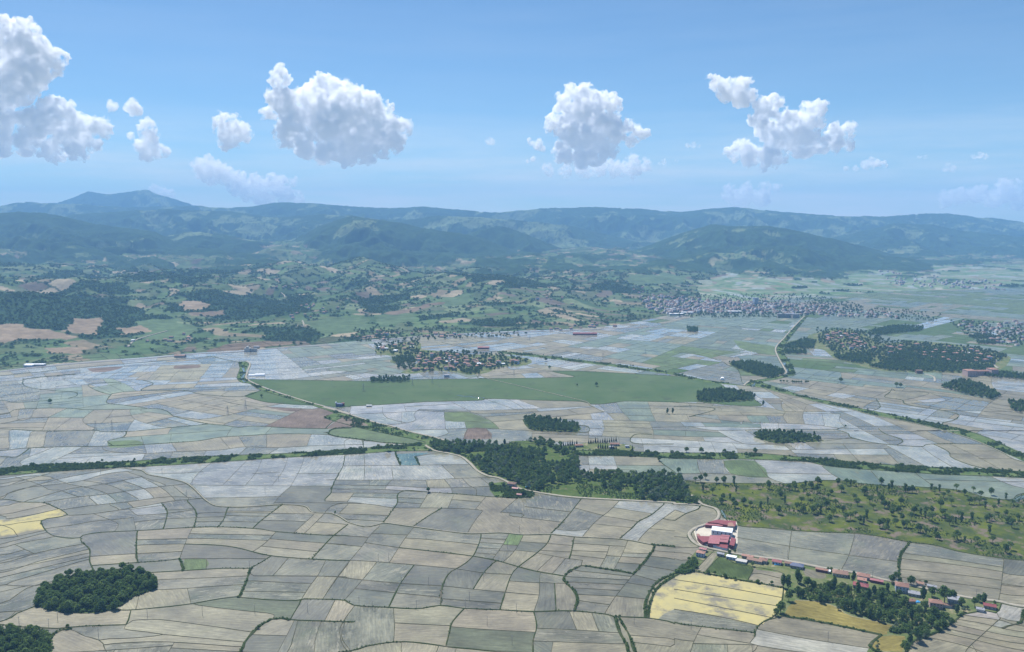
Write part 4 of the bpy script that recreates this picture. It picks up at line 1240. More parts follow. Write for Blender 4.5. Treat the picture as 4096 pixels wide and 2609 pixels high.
# ------------------------------------------------------------------ trees
RN = np.random.RandomState(11)
def ico():
    t = (1+5**.5)/2
    v = np.array([(-1, t, 0), (1, t, 0), (-1, -t, 0), (1, -t, 0), (0, -1, t), (0, 1, t), (0, -1, -t), (0, 1, -t), (t, 0, -1), (t, 0, 1), (-t, 0, -1), (-t, 0, 1)], float)
    f = [(0, 11, 5), (0, 5, 1), (0, 1, 7), (0, 7, 10), (0, 10, 11), (1, 5, 9), (5, 11, 4), (11, 10, 2), (10, 7, 6), (7, 1, 8), (3, 9, 4), (3, 4, 2), (3, 2, 6), (3, 6, 8), (3, 8, 9), (4, 9, 5), (2, 4, 11), (6, 2, 10), (8, 6, 7), (9, 8, 1)]
    return v/np.linalg.norm(v[0]), np.array(f)
IV, IF = ico()
def crown_mesh(name, m, shape, nl, nq, q, core=.62):
    """shape: list of (cx,cy,cz,rx,ry,rz) lobes; leaf clusters as small quads spread over and in the lobes"""
    V_, F_ = [], []; n = 0; w = np.array([l[3]*l[4]+l[3]*l[5] for l in shape]); w = w/w.sum()
    for l, ww in zip(shape, w):
        k = max(6, int(nq*ww)); d = RN.normal(size=(k, 3)); d /= np.linalg.norm(d, axis=1)[:, None]; d[:, 2] = np.where((d[:, 2] < -.35) & (RN.rand(k) < .6), -d[:, 2], d[:, 2])
        r = RN.uniform(.68, 1.10, (k, 1)); p = np.array(l[:3])+d*np.array(l[3:])*r
        a = RN.normal(size=(k, 3)); nn = d*.7+a*.55; nn /= np.linalg.norm(nn, axis=1)[:, None]
        t = np.cross(nn, RN.normal(size=(k, 3))); t /= np.linalg.norm(t, axis=1)[:, None]; b = np.cross(nn, t)
        s = q*RN.uniform(.55, 1.25, (k, 1)); s2 = s*RN.uniform(.6, 1., (k, 1))
        V_.append(np.stack([p-t*s-b*s2*.6, p+t*s*.7-b*s2, p+t*s+b*s2*.7, p-t*s*.6+b*s2], 1).reshape(-1, 3))
        F_.append(np.arange(n, n+4*k).reshape(-1, 4)); n += 4*k
    me = mesh_np(name, np.concatenate(V_), np.concatenate(F_), [m])
    return me
def lobes(kind):
    r = RN.uniform
    if kind == 'round':
        L_ = [(0, 0, 5.6, 2.6, 2.6, 2.5)]+[(math.cos(a)*r(1.5, 2.4), math.sin(a)*r(1.5, 2.4), r(3.6, 6.6), r(1.3, 2.0), r(1.3, 2.0), r(1.2, 1.8)) for a in np.linspace(0, 6.28, 8)[:-1]+r(0, 1)]+[(r(-.8, .8), r(-.8, .8), 7.8, 1.5, 1.5, 1.2)]
    elif kind == 'tall':
        L_ = [(r(-.5, .5), r(-.5, .5), z, 1.9-abs(z-6.5)*.12, 1.9-abs(z-6.5)*.12, 1.8) for z in (3.2, 4.8, 6.6, 8.4)]+[(math.cos(a)*1.3, math.sin(a)*1.3, r(3.5, 9), 1.1, 1.1, 1.2) for a in r(0, 6.28, 6)]+[(0, 0, 10, 1.2, 1.2, 1.2)]
    elif kind == 'umbrella':
        L_ = [(0, 0, 7.2, 2.3, 2.3, 1.2)]+[(math.cos(a)*r(1.6, 3.0), math.sin(a)*r(1.6, 3.0), r(5.4, 7.8), r(1.2, 1.9), r(1.2, 1.9), r(.9, 1.4)) for a in np.linspace(0, 6.28, 7)[:-1]+r(0, 1)]+[(r(-.6, .6), r(-.6, .6), 4.4, .9, .9, .9)]
    elif kind == 'column':
        L_ = [(r(-.5, .5), r(-.5, .5), z, 1.55, 1.55, 1.4) for z in (2.2, 3.8, 5.4, 7.2)]+[(r(-.4, .4), r(-.4, .4), 8.6, 2.0, 1.9, 1.2), (r(-1, 1), r(-1, 1), 7.8, 1.6, 1.6, 1.1)]
    elif kind == 'bush':
        L_ = [(0, 0, 1.1, 1.3, 1.3, 1.1)]+[(math.cos(a)*.9, math.sin(a)*.9, r(.6, 1.3), r(.6, .9), r(.6, .9), r(.6, .9)) for a in r(0, 6.28, 5)]
    elif kind == 'cone':
        L_ = [(0, 0, z, w_, w_, .9) for z, w_ in ((1.2, 1.7), (2.3, 1.5), (3.5, 1.2), (4.7, .95), (5.8, .65), (6.8, .4), (7.6, .2))]
    return L_
def trunk_mesh(name, h, r0, branch=True):
    g = MB(); g.tube((0, 0, -.3), (0, 0, h*.55), r0, r0*.7, 7); g.tube((0, 0, h*.55), (.1, .05, h*.9), r0*.7, r0*.3, 6)
    if branch:
        for k in range(5):
            a = k*2.4+.3; z = h*(.45+.08*k); g.tube((0, 0, z), (math.cos(a)*1.7, math.sin(a)*1.7, z+1.5), r0*.4, r0*.12, 5)
    return g.mesh(name, M['bark'])
TK = {}
for kind, m, hh, nq, q, nvar in (('round', 'leaf', 7, 900, .42, 3), ('tall', 'leafdark', 9, 900, .42, 2), ('umbrella', 'leaf', 7, 620, .38, 3), ('column', 'leafdark', 7, 520, .38, 2), ('willow', 'leafwillow', 7, 900, .34, 1), ('cone', 'needle', 6, 420, .34, 1)):
    for v in range(nvar):
        TK[(kind, v)] = (crown_mesh('crown', M[m], lobes('round' if kind == 'willow' else kind), 8, nq, q), trunk_mesh('trunk', hh, .28 if kind != 'cone' else .15, kind not in ('cone', 'column')))
def put_tree(x, y, kind, s, name, label, group, zs=1.0, z=0.0):
    v = RN.randint(sum(1 for k in TK if k[0] == kind)); cm, tm = TK[(kind, v)]
    t = bpy.data.objects.new(name, None); COL.objects.link(t); t.location = (x, y, z); t.rotation_euler = (0, 0, RN.uniform(0, 6.28)); t.scale = (s, s, s*zs)
    t['label'] = label; t['category'] = 'tree'; t['group'] = group; t.empty_display_size = 1
    link('trunk', tm, t); link('crown', cm, t); return t
# stuff: instanced over points
LIB = bpy.data.collections.new('plant_library')
def lib(name, me):
    o = bpy.data.objects.new(name, me); LIB.objects.link(o)
LOWF = {}
def low(name, kind, m, nq, q):
    me = crown_mesh(name, M[m], lobes(kind), 5, nq, q)
    lib(name, me)
low('a_round', 'round', 'leaf', 330, .62); low('b_round', 'round', 'leafdark', 330, .62); low('c_tall', 'tall', 'leafdark', 330, .6)
low('d_bush', 'bush', 'scrub', 140, .30); low('e_bush', 'bush', 'leaf', 140, .30); low('f_far', 'round', 'leaffar', 110, 1.05); low('g_far', 'round', 'leaffar', 110, 1.05); low('h_umb', 'umbrella', 'leaf', 300, .55)
low('i_silver', 'round', 'leafwillow', 330, .5)
def scatter(name, P_, scl, idx, label=None, cat=None):
    P_ = np.asarray(P_, float); n = len(P_); scl = np.asarray(scl, float)
    if scl.ndim == 1: scl = np.repeat(scl[:, None], 3, 1)
    me = bpy.data.meshes.new(name); me.vertices.add(n); me.vertices.foreach_set('co', P_.astype(np.float32).ravel())
    a = me.attributes.new('scl', 'FLOAT_VECTOR', 'POINT'); a.data.foreach_set('vector', scl.astype(np.float32).ravel())
    a = me.attributes.new('rot', 'FLOAT', 'POINT'); a.data.foreach_set('value', RN.uniform(0, 6.28, n).astype(np.float32))
    a = me.attributes.new('kind', 'INT', 'POINT'); a.data.foreach_set('value', np.asarray(idx, np.int32))
    o = link(name, me, kind='stuff')
    if label: o['label'] = label; o['category'] = cat
    ng = bpy.data.node_groups.new(name+'_scatter', 'GeometryNodeTree'); ng.interface.new_socket('Geometry', in_out='INPUT', socket_type='NodeSocketGeometry'); ng.interface.new_socket('Geometry', in_out='OUTPUT', socket_type='NodeSocketGeometry')
    N = ng.nodes.new; L = ng.links.new; gi = N('NodeGroupInput'); go = N('NodeGroupOutput'); ip = N('GeometryNodeInstanceOnPoints'); ci = N('GeometryNodeCollectionInfo')
    ci.inputs['Collection'].default_value = LIB; ci.inputs['Separate Children'].default_value = True; ci.inputs['Reset Children'].default_value = True
    def na(nm, dt):
        q = N('GeometryNodeInputNamedAttribute'); q.data_type = dt; q.inputs['Name'].default_value = nm; return q.outputs[0]
    L(gi.outputs[0], ip.inputs['Points']); L(ci.outputs[0], ip.inputs['Instance']); ip.inputs['Pick Instance'].default_value = True
    L(na('kind', 'INT'), ip.inputs['Instance Index']); L(na('scl', 'FLOAT_VECTOR'), ip.inputs['Scale'])
    cx = N('ShaderNodeCombineXYZ'); L(na('rot', 'FLOAT'), cx.inputs[2]); L(cx.outputs[0], ip.inputs['Rotation'])
    L(ip.outputs[0], go.inputs[0]); md = o.modifiers.new('scatter', 'NODES'); md.node_group = ng
    return o
def in_poly(p, x, y):
    r = np.zeros(len(x), bool); n = len(p)
    for i in range(n):
        x0, y0 = p[i]; x1, y1 = p[(i+1) % n]
        c = ((y0 > y) != (y1 > y)) & (x < (x1-x0)*(y-y0)/(y1-y0+1e-12)+x0); r ^= c
    return r
def fill(poly, d, seed=0, rowlike=.0):
    """roughly even random points at spacing d inside a polygon"""
    p = np.asarray(poly); x0, y0 = p.min(0); x1, y1 = p.max(0)
    gx, gy = np.meshgrid(np.arange(x0, x1+d, d), np.arange(y0, y1+d, d*.87)); gx = gx+(np.arange(gx.shape[0])[:, None] % 2)*d/2
    gx = gx.ravel(); gy = gy.ravel(); gx = gx+RN.uniform(-.42, .42, len(gx))*d; gy = gy+RN.uniform(-.42, .42, len(gy))*d
    k = in_poly(p, gx, gy); return np.column_stack([gx[k], gy[k]])
def along(p, d, w):
    q = resample(p, d); t = np.gradient(q, axis=0); t /= np.maximum(np.hypot(t[:, 0], t[:, 1]), 1e-6)[:, None]
    return q+np.column_stack([-t[:, 1], t[:, 0]])*RN.uniform(-w, w, (len(q), 1))+RN.uniform(-.3, .3, q.shape)*d
ARP = {}
for t, p in AR: ARP.setdefault(t, []).append(p)
grove1, grove2 = ARP['w'][1], ARP['w'][2]; bigwood = ARP['w'][0]
# big wood, small far groves: one mass each
pts = fill(bigwood, 8.6)
roadp = [np.asarray(p) for k, p in GL if k == 'r']
rp = np.concatenate([resample(p, 5) for p in roadp])
def near_road(P_, d):
    r = np.zeros(len(P_), bool)
    for i in range(0, len(P_), 2000): r[i:i+2000] = (np.hypot(P_[i:i+2000, None, 0]-rp[None, :, 0], P_[i:i+2000, None, 1]-rp[None, :, 1]) < d).any(1)
    return r
pts = pts[~near_road(pts, 6)]; cl = fbm(pts[:, 0], pts[:, 1], 70, 3, 200)
px_ = col_of(pts[:, 0], pts[:, 1]); keep = cl < np.interp(px_, [1900, 2150, 2300, 2700], [.63, .63, .60, .60]); pts = pts[keep]
s = RN.uniform(.75, 1.3, len(pts)); zs = s*RN.uniform(.9, 1.12, len(pts))
scatter('woodland', np.column_stack([pts, np.zeros(len(pts))]), np.column_stack([s, s, zs]), RN.choice([0, 1, 0, 7, 1, 0, 1, 8], len(pts)), 'dense dark green wood beside the bend of the dirt road', 'wood')
pts = np.vstack([fill(p, 7.2) for p in ARP['w'][3:]]+[fill(np.array(gp(q, r)), 8) for q, r in (
  ("190,735 300,690 500,690 530,740 700,730 760,800 560,840 200,860 180,800", 'F') if False else ("300,375 580,365 575,395 310,398", 'E'), ("460,235 600,220 620,250 480,262", 'E'), ("945,315 1060,310 1065,340 950,338", 'E'),
  ("760,320 900,270 980,290 960,335 880,340 760,335", 'F'), ("760,345 910,355 910,375 765,372", 'F'), ("1340,460 1500,430 1800,420 2200,460 2190,500 1900,500 1500,490", 'F'), ("1470,370 1700,330 1950,370 2150,400 2140,425 1700,420 1480,410", 'F'), ("1100,390 1350,370 1360,440 1260,440 1120,410", 'F'),
  ("2120,515 2300,500 2408,520 2408,550 2150,535", 'F'), ("1840,600 1960,555 2100,580 2250,660 2200,690 2000,650", 'F'), ("2300,710 2408,700 2408,780 2330,770", 'F'), ("1340,215 1520,180 1720,190 1700,215 1400,245", 'F'), ("2080,285 2220,295 2210,308 2090,306", 'F'), ("90,190 165,195 160,225 95,222", 'F'),
  ("120,1 60,1 60,2 120,2", 'F'), ("2030,250 2150,250 2250,265 2050,268", 'F'))])
s = RN.uniform(.7, 1.15, len(pts))
scatter('grove', np.column_stack([pts, np.zeros(len(pts))]), np.column_stack([s, s, s*RN.uniform(.8, 1.1, len(pts))]), RN.choice([0, 1, 2, 1], len(pts)), 'dark groves standing like islands among the flooded fields', 'grove')
# scrub on the canals
P_, S_, K_ = [], [], []
for t, p in AR:
    if t == 's':
        yc = p[:, 1].mean(); d = 2.4 if yc < 1500 else 3.6
        q = fill(p, d); k = fbm(q[:, 0], q[:, 1], 22, 3, 300) > np.interp(yc, [1300, 1900], [.47, .55]); q = q[k]; q = q[~near_road(q, 4.0)]
        P_.append(q); S_.append(RN.uniform(.45, 1.25, len(q))*np.where(RN.rand(len(q)) < .06, 1.9, 1)); K_.append(RN.choice([3, 3, 4], len(q)))
        q = fill(p, 17); k = (fbm(q[:, 0], q[:, 1], 60, 2, 301) > .53) & (RN.rand(len(q)) < .5); q = q[k]; q = q[~near_road(q, 5)]
        P_.append(q); S_.append(RN.uniform(.35, .62, len(q))); K_.append(RN.choice([0, 1], len(q)))
pts = np.concatenate(P_); s = np.concatenate(S_)
scatter('canal_scrub', np.column_stack([pts, np.full(len(pts), .3)]), s, np.concatenate(K_), 'green scrub and low bushes along the canals', 'scrub')
# hedges
P_, S_, K_ = [], [], []
for i, (k, p) in enumerate(GL):
    if k == 'h':
        q = along(p, 1.7, 1.3); kk = vnoise(q[:, 0], q[:, 1], 16, 7) > .28; q = q[kk]; P_.append(q); S_.append(RN.uniform(.35, .85, len(q)))
    elif k == 'M' and len(p) > 3:
        q = along(p, 3.2, 1.0); kk = vnoise(q[:, 0], q[:, 1], 30, 8) > .62; q = q[kk]; P_.append(q); S_.append(RN.uniform(.25, .55, len(q)))
for q, r, d, w in (("0,40 50,40 100,40", 'C', 9, 1), ("620,1045 700,1020 800,1000 1000,1000 1110,985", 'C', 9, 2), ("845,950 700,900 560,895 450,870", 'C', 9, 1)): pass
for poly, d in ((gp("0,1000 80,940 150,900 160,970 120,1000 60,1010", 'C'), 3.0), (gp("830,1160 900,1090 1050,1060 1200,1100 1330,1130 1450,1110 1520,1160 1560,1230 1700,1240 1860,1290 1800,1380 1700,1420 1500,1350 1200,1280 1060,1200 850,1175", 'C'), 4.6), (gp("1450,1390 1540,1370 1600,1400 1480,1410", 'C'), 2.5)):
    q = fill(np.array(poly), d); q = q[~near_road(q, 6)]; P_.append(q); S_.append(RN.uniform(.6, 1.9, len(q)))
for poly in (grove1, grove2): q = fill(poly, 3.4); P_.append(q); S_.append(RN.uniform(.8, 1.6, len(q)))
q = fill(bigwood, 4.6); q = q[(fbm(q[:, 0], q[:, 1], 40, 3, 303) > .52)]; q = q[~near_road(q, 5)]; P_.append(q); S_.append(RN.uniform(.5, 1.1, len(q)))
pp_ = [p for t, p in AR if t == 'p'][0]; q = fill(pp_, 4.5); q = q[fbm(q[:, 0], q[:, 1], 45, 3, 305) > .55]; P_.append(q); S_.append(RN.uniform(.25, .8, len(q)))
pts = np.concatenate(P_); s = np.concatenate(S_)
scatter('hedge', np.column_stack([pts, np.full(len(pts), .2)]), np.column_stack([s*1.15, s*1.15, s]), RN.choice([3, 4, 4], len(pts)), 'bushy hedges and undergrowth along banks, gardens and groves', 'hedge')
# hillside trees
n = 230000; u = RN.uniform(-.72, .72, n); y = np.sqrt(RN.uniform(2000**2, 5600**2, n)); x = u*y
z, fw, q = hills(x, y); k = q > 40; x, y, z, fw, q = x[k], y[k], z[k], fw[k], q[k]; px_ = col_of(x, y)
lc, dense, sparse, bd = landcover(x, y, fw, q, px_)
keep = (dense & (RN.rand(len(x)) < np.interp(y, [2500, 5600], [.5, .3]))) | (sparse & (RN.rand(len(x)) < .55)); x, y, z = x[keep], y[keep], z[keep]
s = RN.uniform(.55, 1.25, len(x))*np.interp(y, [2500, 5600], [1., 1.45]); print('hill trees', len(x))
scatter('hillside_trees', np.column_stack([x, y, z-1.6]), np.column_stack([s*1.1, s*1.1, s*.72]), RN.choice([5, 6, 5], len(x)), 'woods, copses and hedgerow trees over the foothills', 'woods')
# groves and single trees: one object each
def place(txt, reg, kinds, smin, smax, name, label, group, zs=(1, 1.25)):
    v = pp(txt, reg)
    for i, p in enumerate(v):
        x, y = G(*p); put_tree(x, y, kinds[RN.randint(len(kinds))], RN.uniform(smin, smax), name, label, group, RN.uniform(*zs))
q = fill(grove1, 8.6)
for x, y in q: put_tree(x, y, 'round', RN.uniform(.9, 1.35), 'broadleaf_tree', 'leafy dark green tree in the oval grove amid grey paddies, lower left', 'trees of the oval grove in the paddies', RN.uniform(.8, 1.05))
q = fill(grove2, 9.5); q = q[col_of(q[:, 0], q[:, 1]) > -60]
for x, y in q: put_tree(x, y, 'round', RN.uniform(.9, 1.25), 'broadleaf_tree', 'leafy green tree in the grove cut by the bottom left corner', 'trees of the bottom left corner grove', RN.uniform(.8, 1.05))
place("145,390 180,388 212,368 287,392 335,402 405,408 568,432 640,432 195,452 217,447 258,470 330,505 320,532 378,505 418,458 415,560 398,532 470,540 517,552 585,572 632,532 712,475 722,495 747,532 705,604 775,437 815,442 812,418 870,432 886,424 925,428 965,455 970,398 987,402 860,534 872,592 830,574 905,505 940,602 962,592 990,598 1012,532 1027,562 1042,505 1060,475 1075,612 1050,655 1090,548 1105,408 1130,452 1165,408 1192,408 1215,412 1215,514 1237,544 1285,474 1140,588 1160,644 1192,642 1222,622 1252,664 1280,672 1300,644 1322,534 1345,572 1370,464 1385,494 1400,404 1400,524 1420,562 1450,444 1470,438 1390,694 1412,684 1430,724", 'C', ['umbrella', 'umbrella', 'column', 'round', 'round'], .85, 1.3, 'pasture_tree', 'slender tree with bare lower trunk on the left half of the rough pasture', 'trees on the left half of the rough pasture', (1.0, 1.25))
place("1442,704 1450,564 1470,612 1496,684 1480,574 1515,594 1530,544 1540,644 1560,454 1585,458 1610,458 1550,694 1570,692 1600,644 1620,604 1640,574 1650,724 1665,614 1692,624 1702,604 1700,744 1720,644 1742,654 1735,444 1760,464 1790,454 1820,494 1850,474 1740,594 1765,754 1778,774 1800,564 1810,624 1832,644 1860,674 1870,544 1890,784 1900,664 1905,444 1912,774 1922,624 1940,654 1960,794 1960,474 1995,534 2010,654 2030,534 2045,804 2020,454 2070,494 2060,534 2140,474 2100,564 2110,654 2130,734 2150,804 2130,644 2160,584 2190,544 2240,614 2250,664 2280,694 2240,864 2270,844 2320,644 2240,504 2290,544", 'C', ['umbrella', 'umbrella', 'column', 'round', 'round'], .85, 1.3, 'pasture_tree', 'slender tree with bare lower trunk on the right half of the rough pasture', 'trees on the right half of the rough pasture', (1.0, 1.25))
vg = 'trees around the roadside village houses'
place("850,1075 735,1100 775,1190 720,1270 690,1290 900,1100 940,1105 1020,1190 1045,1105 1080,1115 870,1165 840,1155 1150,1240 1200,1240 1210,1065 1240,1140 1170,1155 1110,1165 1310,1190 1350,1160 1400,1140 1440,1130 1470,1070 1520,1160 1555,1230 1600,1080 1740,1160 1880,1180 1850,1180 1940,1220 1910,1280 1870,1350 1820,1370 1690,1250 1650,1280 1600,1310 1540,1320 1460,1325 1380,1325 1320,1305 1270,1275 1220,1275 1400,1230 1450,1240 2030,1225 2090,1215 2060,1195 1750,1300 1780,1385 1700,1435 1640,1465 1590,1490 1560,1540 1640,1350 1740,1350", 'C', ['round', 'round', 'tall'], .85, 1.35, 'broadleaf_tree', 'leafy dark green tree among the roadside village houses and gardens', vg, (.95, 1.2))
place("565,1070 660,1075 410,1048 345,1033 275,1012 230,1008 125,990 92,945 102,915 530,955", 'C', ['round'], .5, .72, 'broadleaf_tree', 'small round tree on the garden edge above the yellow field', 'small trees along the edge above the yellow field', (.8, 1))
place("375,870 410,862 1040,985 1062,988 1112,1002 1660,1080 1700,1075 2165,1212", 'C', ['round'], .5, .75, 'broadleaf_tree', 'small round tree beside the village dirt road', 'small trees beside the village dirt road', (.8, 1))
for txt, kd, sc, lb in (("1825,1205", 'round', 2.1, 'huge spreading tree, tallest in the village, beside the road'), ("1680,1185", 'tall', 1.35, 'tall dark columnar tree left of the huge spreading village tree'), ("985,1200", 'tall', 1.15, 'dark upright tree standing alone at the upper edge of the olive field'),
  ("770,1110", 'tall', 1.5, 'big dark tree at the right corner of the yellow field'), ("835,1065", 'tall', 1.45, 'tall dark tree left of the sandy plot by the village road'), ("1500,1040", 'round', .95, 'round tree at the foot of the ditch between paddy and dry field'), ("1375,1475", 'round', .4, 'tiny round bush tree on the corner of the olive plot, bottom edge')):
    x, y = G(*pp(txt, 'C')[0]); put_tree(x, y, kd, sc, 'broadleaf_tree', lb, vg, 1.0)
place("1980,1245 1955,1262 1690,1440 1655,1455 1480,1390 1500,1370 1370,1510 1570,1500 1110,1250", 'C', ['willow'], .55, .85, 'willow_tree', 'silvery green willow on the garden edge near the bottom right', 'silvery willows at the bottom right', (.8, 1))
for reg, txt, kd, sc, lb in (('B', "697,457", 'round', .95, 'lone round tree on a bank amid pale paddies, centre'), ('B', "1213,140", 'tall', 1.15, 'tall dark poplar standing alone above the wood by the canal'), ('B', "68,600", 'round', .45, 'small lone tree beside the winding dirt road, lower centre'),
  ('A', "457,1372", 'round', .5, 'small lone tree on the bank below the oval grove'), ('A', "1745,1375", 'round', .5, 'small tree on the hedged bank right of the power poles'), ('A', "2133,205", 'round', 1.0, 'tall tree on the canal belt left of the junction'),
  ('B', "425,175", 'round', 1.5, 'wide dark tree on the canal left of the road junction'), ('B', "815,120", 'tall', .85, 'dark upright tree above the road junction, left of its neighbours'), ('B', "890,125", 'round', .9, 'round tree right of the road junction'), ('B', "1110,130", 'round', 1.1, 'broad dark tree between the brown plot and the lone poplar'),
  ('B', "1340,475", 'round', 1.3, 'round dark tree beside the farmhouse at the road bend'), ('B', "1205,420", 'round', 1.0, 'round tree left of the farmhouse at the road bend'), ('D', "345,540", 'round', 1.3, 'round tree on the wide bank far left in the paddies'), ('A', "690,250", 'round', .6, 'small tree on the canal bank, far left'),
  ('F', "1147,570", 'round', 1.7, 'lone round tree in the fields right of the big canal bend'), ('F', "1530,600", 'round', 1.6, 'dark round tree beside the pale field below the pine wood'), ('F', "1560,600", 'round', 1.2, 'paler tree right of its dark round neighbour, below the pine wood'), ('F', "613,730", 'tall', 1.1, 'tall tree at the right tip of the meadow'),
  ('E', "2355,612", 'tall', 1.1, 'left one of two tall trees on the field strip, centre right'), ('E', "2392,612", 'tall', 1.1, 'right one of two tall trees on the field strip, centre right'), ('E', "1520,250", 'round', 1.3, 'lone tree on the bank above the meadow'), ('E', "1545,302", 'round', 1.2, 'lone tree on the upper bank of the meadow'),
  ('E', "1867,422", 'round', 1.2, 'larger of the lone bushes out on the big meadow'), ('E', "1735,420", 'round', .7, 'smaller lone bush out on the big meadow'), ('D', "1800,500", 'round', .9, 'round bush on the small triangular meadow'), ('F', "1180,875", 'round', .6, 'small tree at the bend of the thin bank, right'),
  ('C', "30,325", 'round', 1.1, 'tree on the tip of land between the wood and the teal paddy'), ('B', "2255,245", 'round', .9, 'tree at the head of the green ditch, centre right'), ('C', "85,185", 'round', 1.2, 'leftmost round tree on the upper edge of the right canal'), ('C', "185,190", 'round', 1.2, 'second round tree on the upper edge of the right canal'), ('C', "340,190", 'round', 1.0, 'third round tree on the upper edge of the right canal'), ('C', "548,195", 'round', 1.2, 'flat round tree on the upper edge of the right canal, fourth'), ('C', "485,215", 'round', 1.0, 'round tree in the middle of the right canal scrub')):
    x, y = G(*pp(txt, reg)[0]); put_tree(x, y, kd, sc, 'broadleaf_tree', lb, 'single trees out on the plain', RN.uniform(.85, 1.05))
place("735,567 755,567 778,570 815,572 828,572 843,573 858,573 875,573 907,572 920,572", 'F', ['round'], .75, .9, 'broadleaf_tree', 'small round tree of the evenly spaced row by the pale field', 'row of round trees by the pale field', (.85, .95))
cv = "1595,150 1610,147 1625,145 1640,142 1655,140 1670,138 1685,136 1700,134 1780,128 1795,126 1810,124 1826,122 1842,121 1858,122 1874,122 1890,122 1905,122 1920,118 1935,115 1950,113 1965,112 1845,158 1860,158 1875,160 1892,160 1908,160 1935,162 1950,163 1965,164 2075,176"
place(cv, 'B', ['cone'], .75, 1.15, 'conifer_tree', 'small dark conifer planted around the walled park beside the canal', 'conifers around the small canalside park', (1, 1.25))
# ------------------------------------------------------------------ buildings
def gdir(a, b, reg):
    (x0, y0), (x1, y1) = gp(a+' '+b, reg); return math.atan2(y1-y0, x1-x0)
def root(name, x, y, z, rz, label, cat, group=None):
    t = bpy.data.objects.new(name, None); COL.objects.link(t); t.location = (x, y, z); t.rotation_euler = (0, 0, rz); t['label'] = label; t['category'] = cat
    if group: t['group'] = group
    return t
def roof_mb(w, d, h, rh, kind, ov=.5, th=.18):
    g = MB(); W, D = w/2+ov, d/2+ov
    if kind == 'flat': g.box(-W, W, -D, D, h, h+.25); return g
    if kind == 'mono':
        for z0 in (0, th): pass
        a = [(-W, -D, h), (W, -D, h), (W, D, h+rh), (-W, D, h+rh)]; b = [(x, y, z+th) for x, y, z in a]
        g.face(b); g.face(a[::-1])
        for i in range(4): j = (i+1) % 4; g.face([a[i], a[j], b[j], b[i]])
        return g
    r = W-D*.9 if kind == 'hip' and W > D else (W*.35 if kind == 'hip' else W)
    A = [(-W, -D, h), (W, -D, h), (W, D, h), (-W, D, h)]; A2 = [(x, y, z+th) for x, y, z in A]; R0, R1 = (-r, 0, h+rh+th), (r, 0, h+rh+th)
    g.face([A2[0], A2[1], R1, R0]); g.face([A2[2], A2[3], R0, R1]); g.face([A2[1], A2[2], R1]); g.face([A2[3], A2[0], R0]); g.face(A[::-1])
    for i in range(4): j = (i+1) % 4; g.face([A[i], A[j], A2[j], A2[i]])
    return g
def house(x, y, w, d, st, kind, rm, wm, rz, label, cat='house', group=None, name='house', z=0, rh=None, wins=True, chim=True, sh=2.8):
    h = st*sh+.3; rh = rh if rh is not None else (.32*d/2*1.3 if kind != 'flat' else 0)
    t = root(name, x, y, z, rz, label, cat, group)
    g = MB(); g.box(-w/2, w/2, -d/2, d/2, -.4, h); link('wall', g.mesh('wall', M[wm]), t)
    rf = link('roof', roof_mb(w, d, h+.003, rh, kind).mesh('roof', M[rm]), t)
    if chim and kind != 'flat':
        g = MB(); g.box(w*.18, w*.18+.6, -.3, .3, h+rh*.4, h+rh+.9); link('chimney', g.mesh('chimney', M['concrete']), rf)
    if wins:
        n = max(2, int(w/3)); 
        for s_ in range(st):
            for k in range(n):
                xx = -w/2+(k+.5)*w/n; z0 = s_*sh+1.0
                if s_ == 0 and k == 0:
                    g = MB(); g.box(xx-.5, xx+.5, -d/2-.06, -d/2, 0, 2.1); link('door', g.mesh('door', M['door']), t); continue
                g = MB(); g.box(xx-.55, xx+.55, -d/2-.05, -d/2, z0, z0+1.25); link('window', g.mesh('window', M['window']), t)
            g = MB(); g.box(-w/2-.05, -w/2, -.6, .6, s_*sh+1.0, s_*sh+2.2); link('window', g.mesh('window', M['window']), t)
    return t
ra = gdir("700,910", "1050,975", 'C')
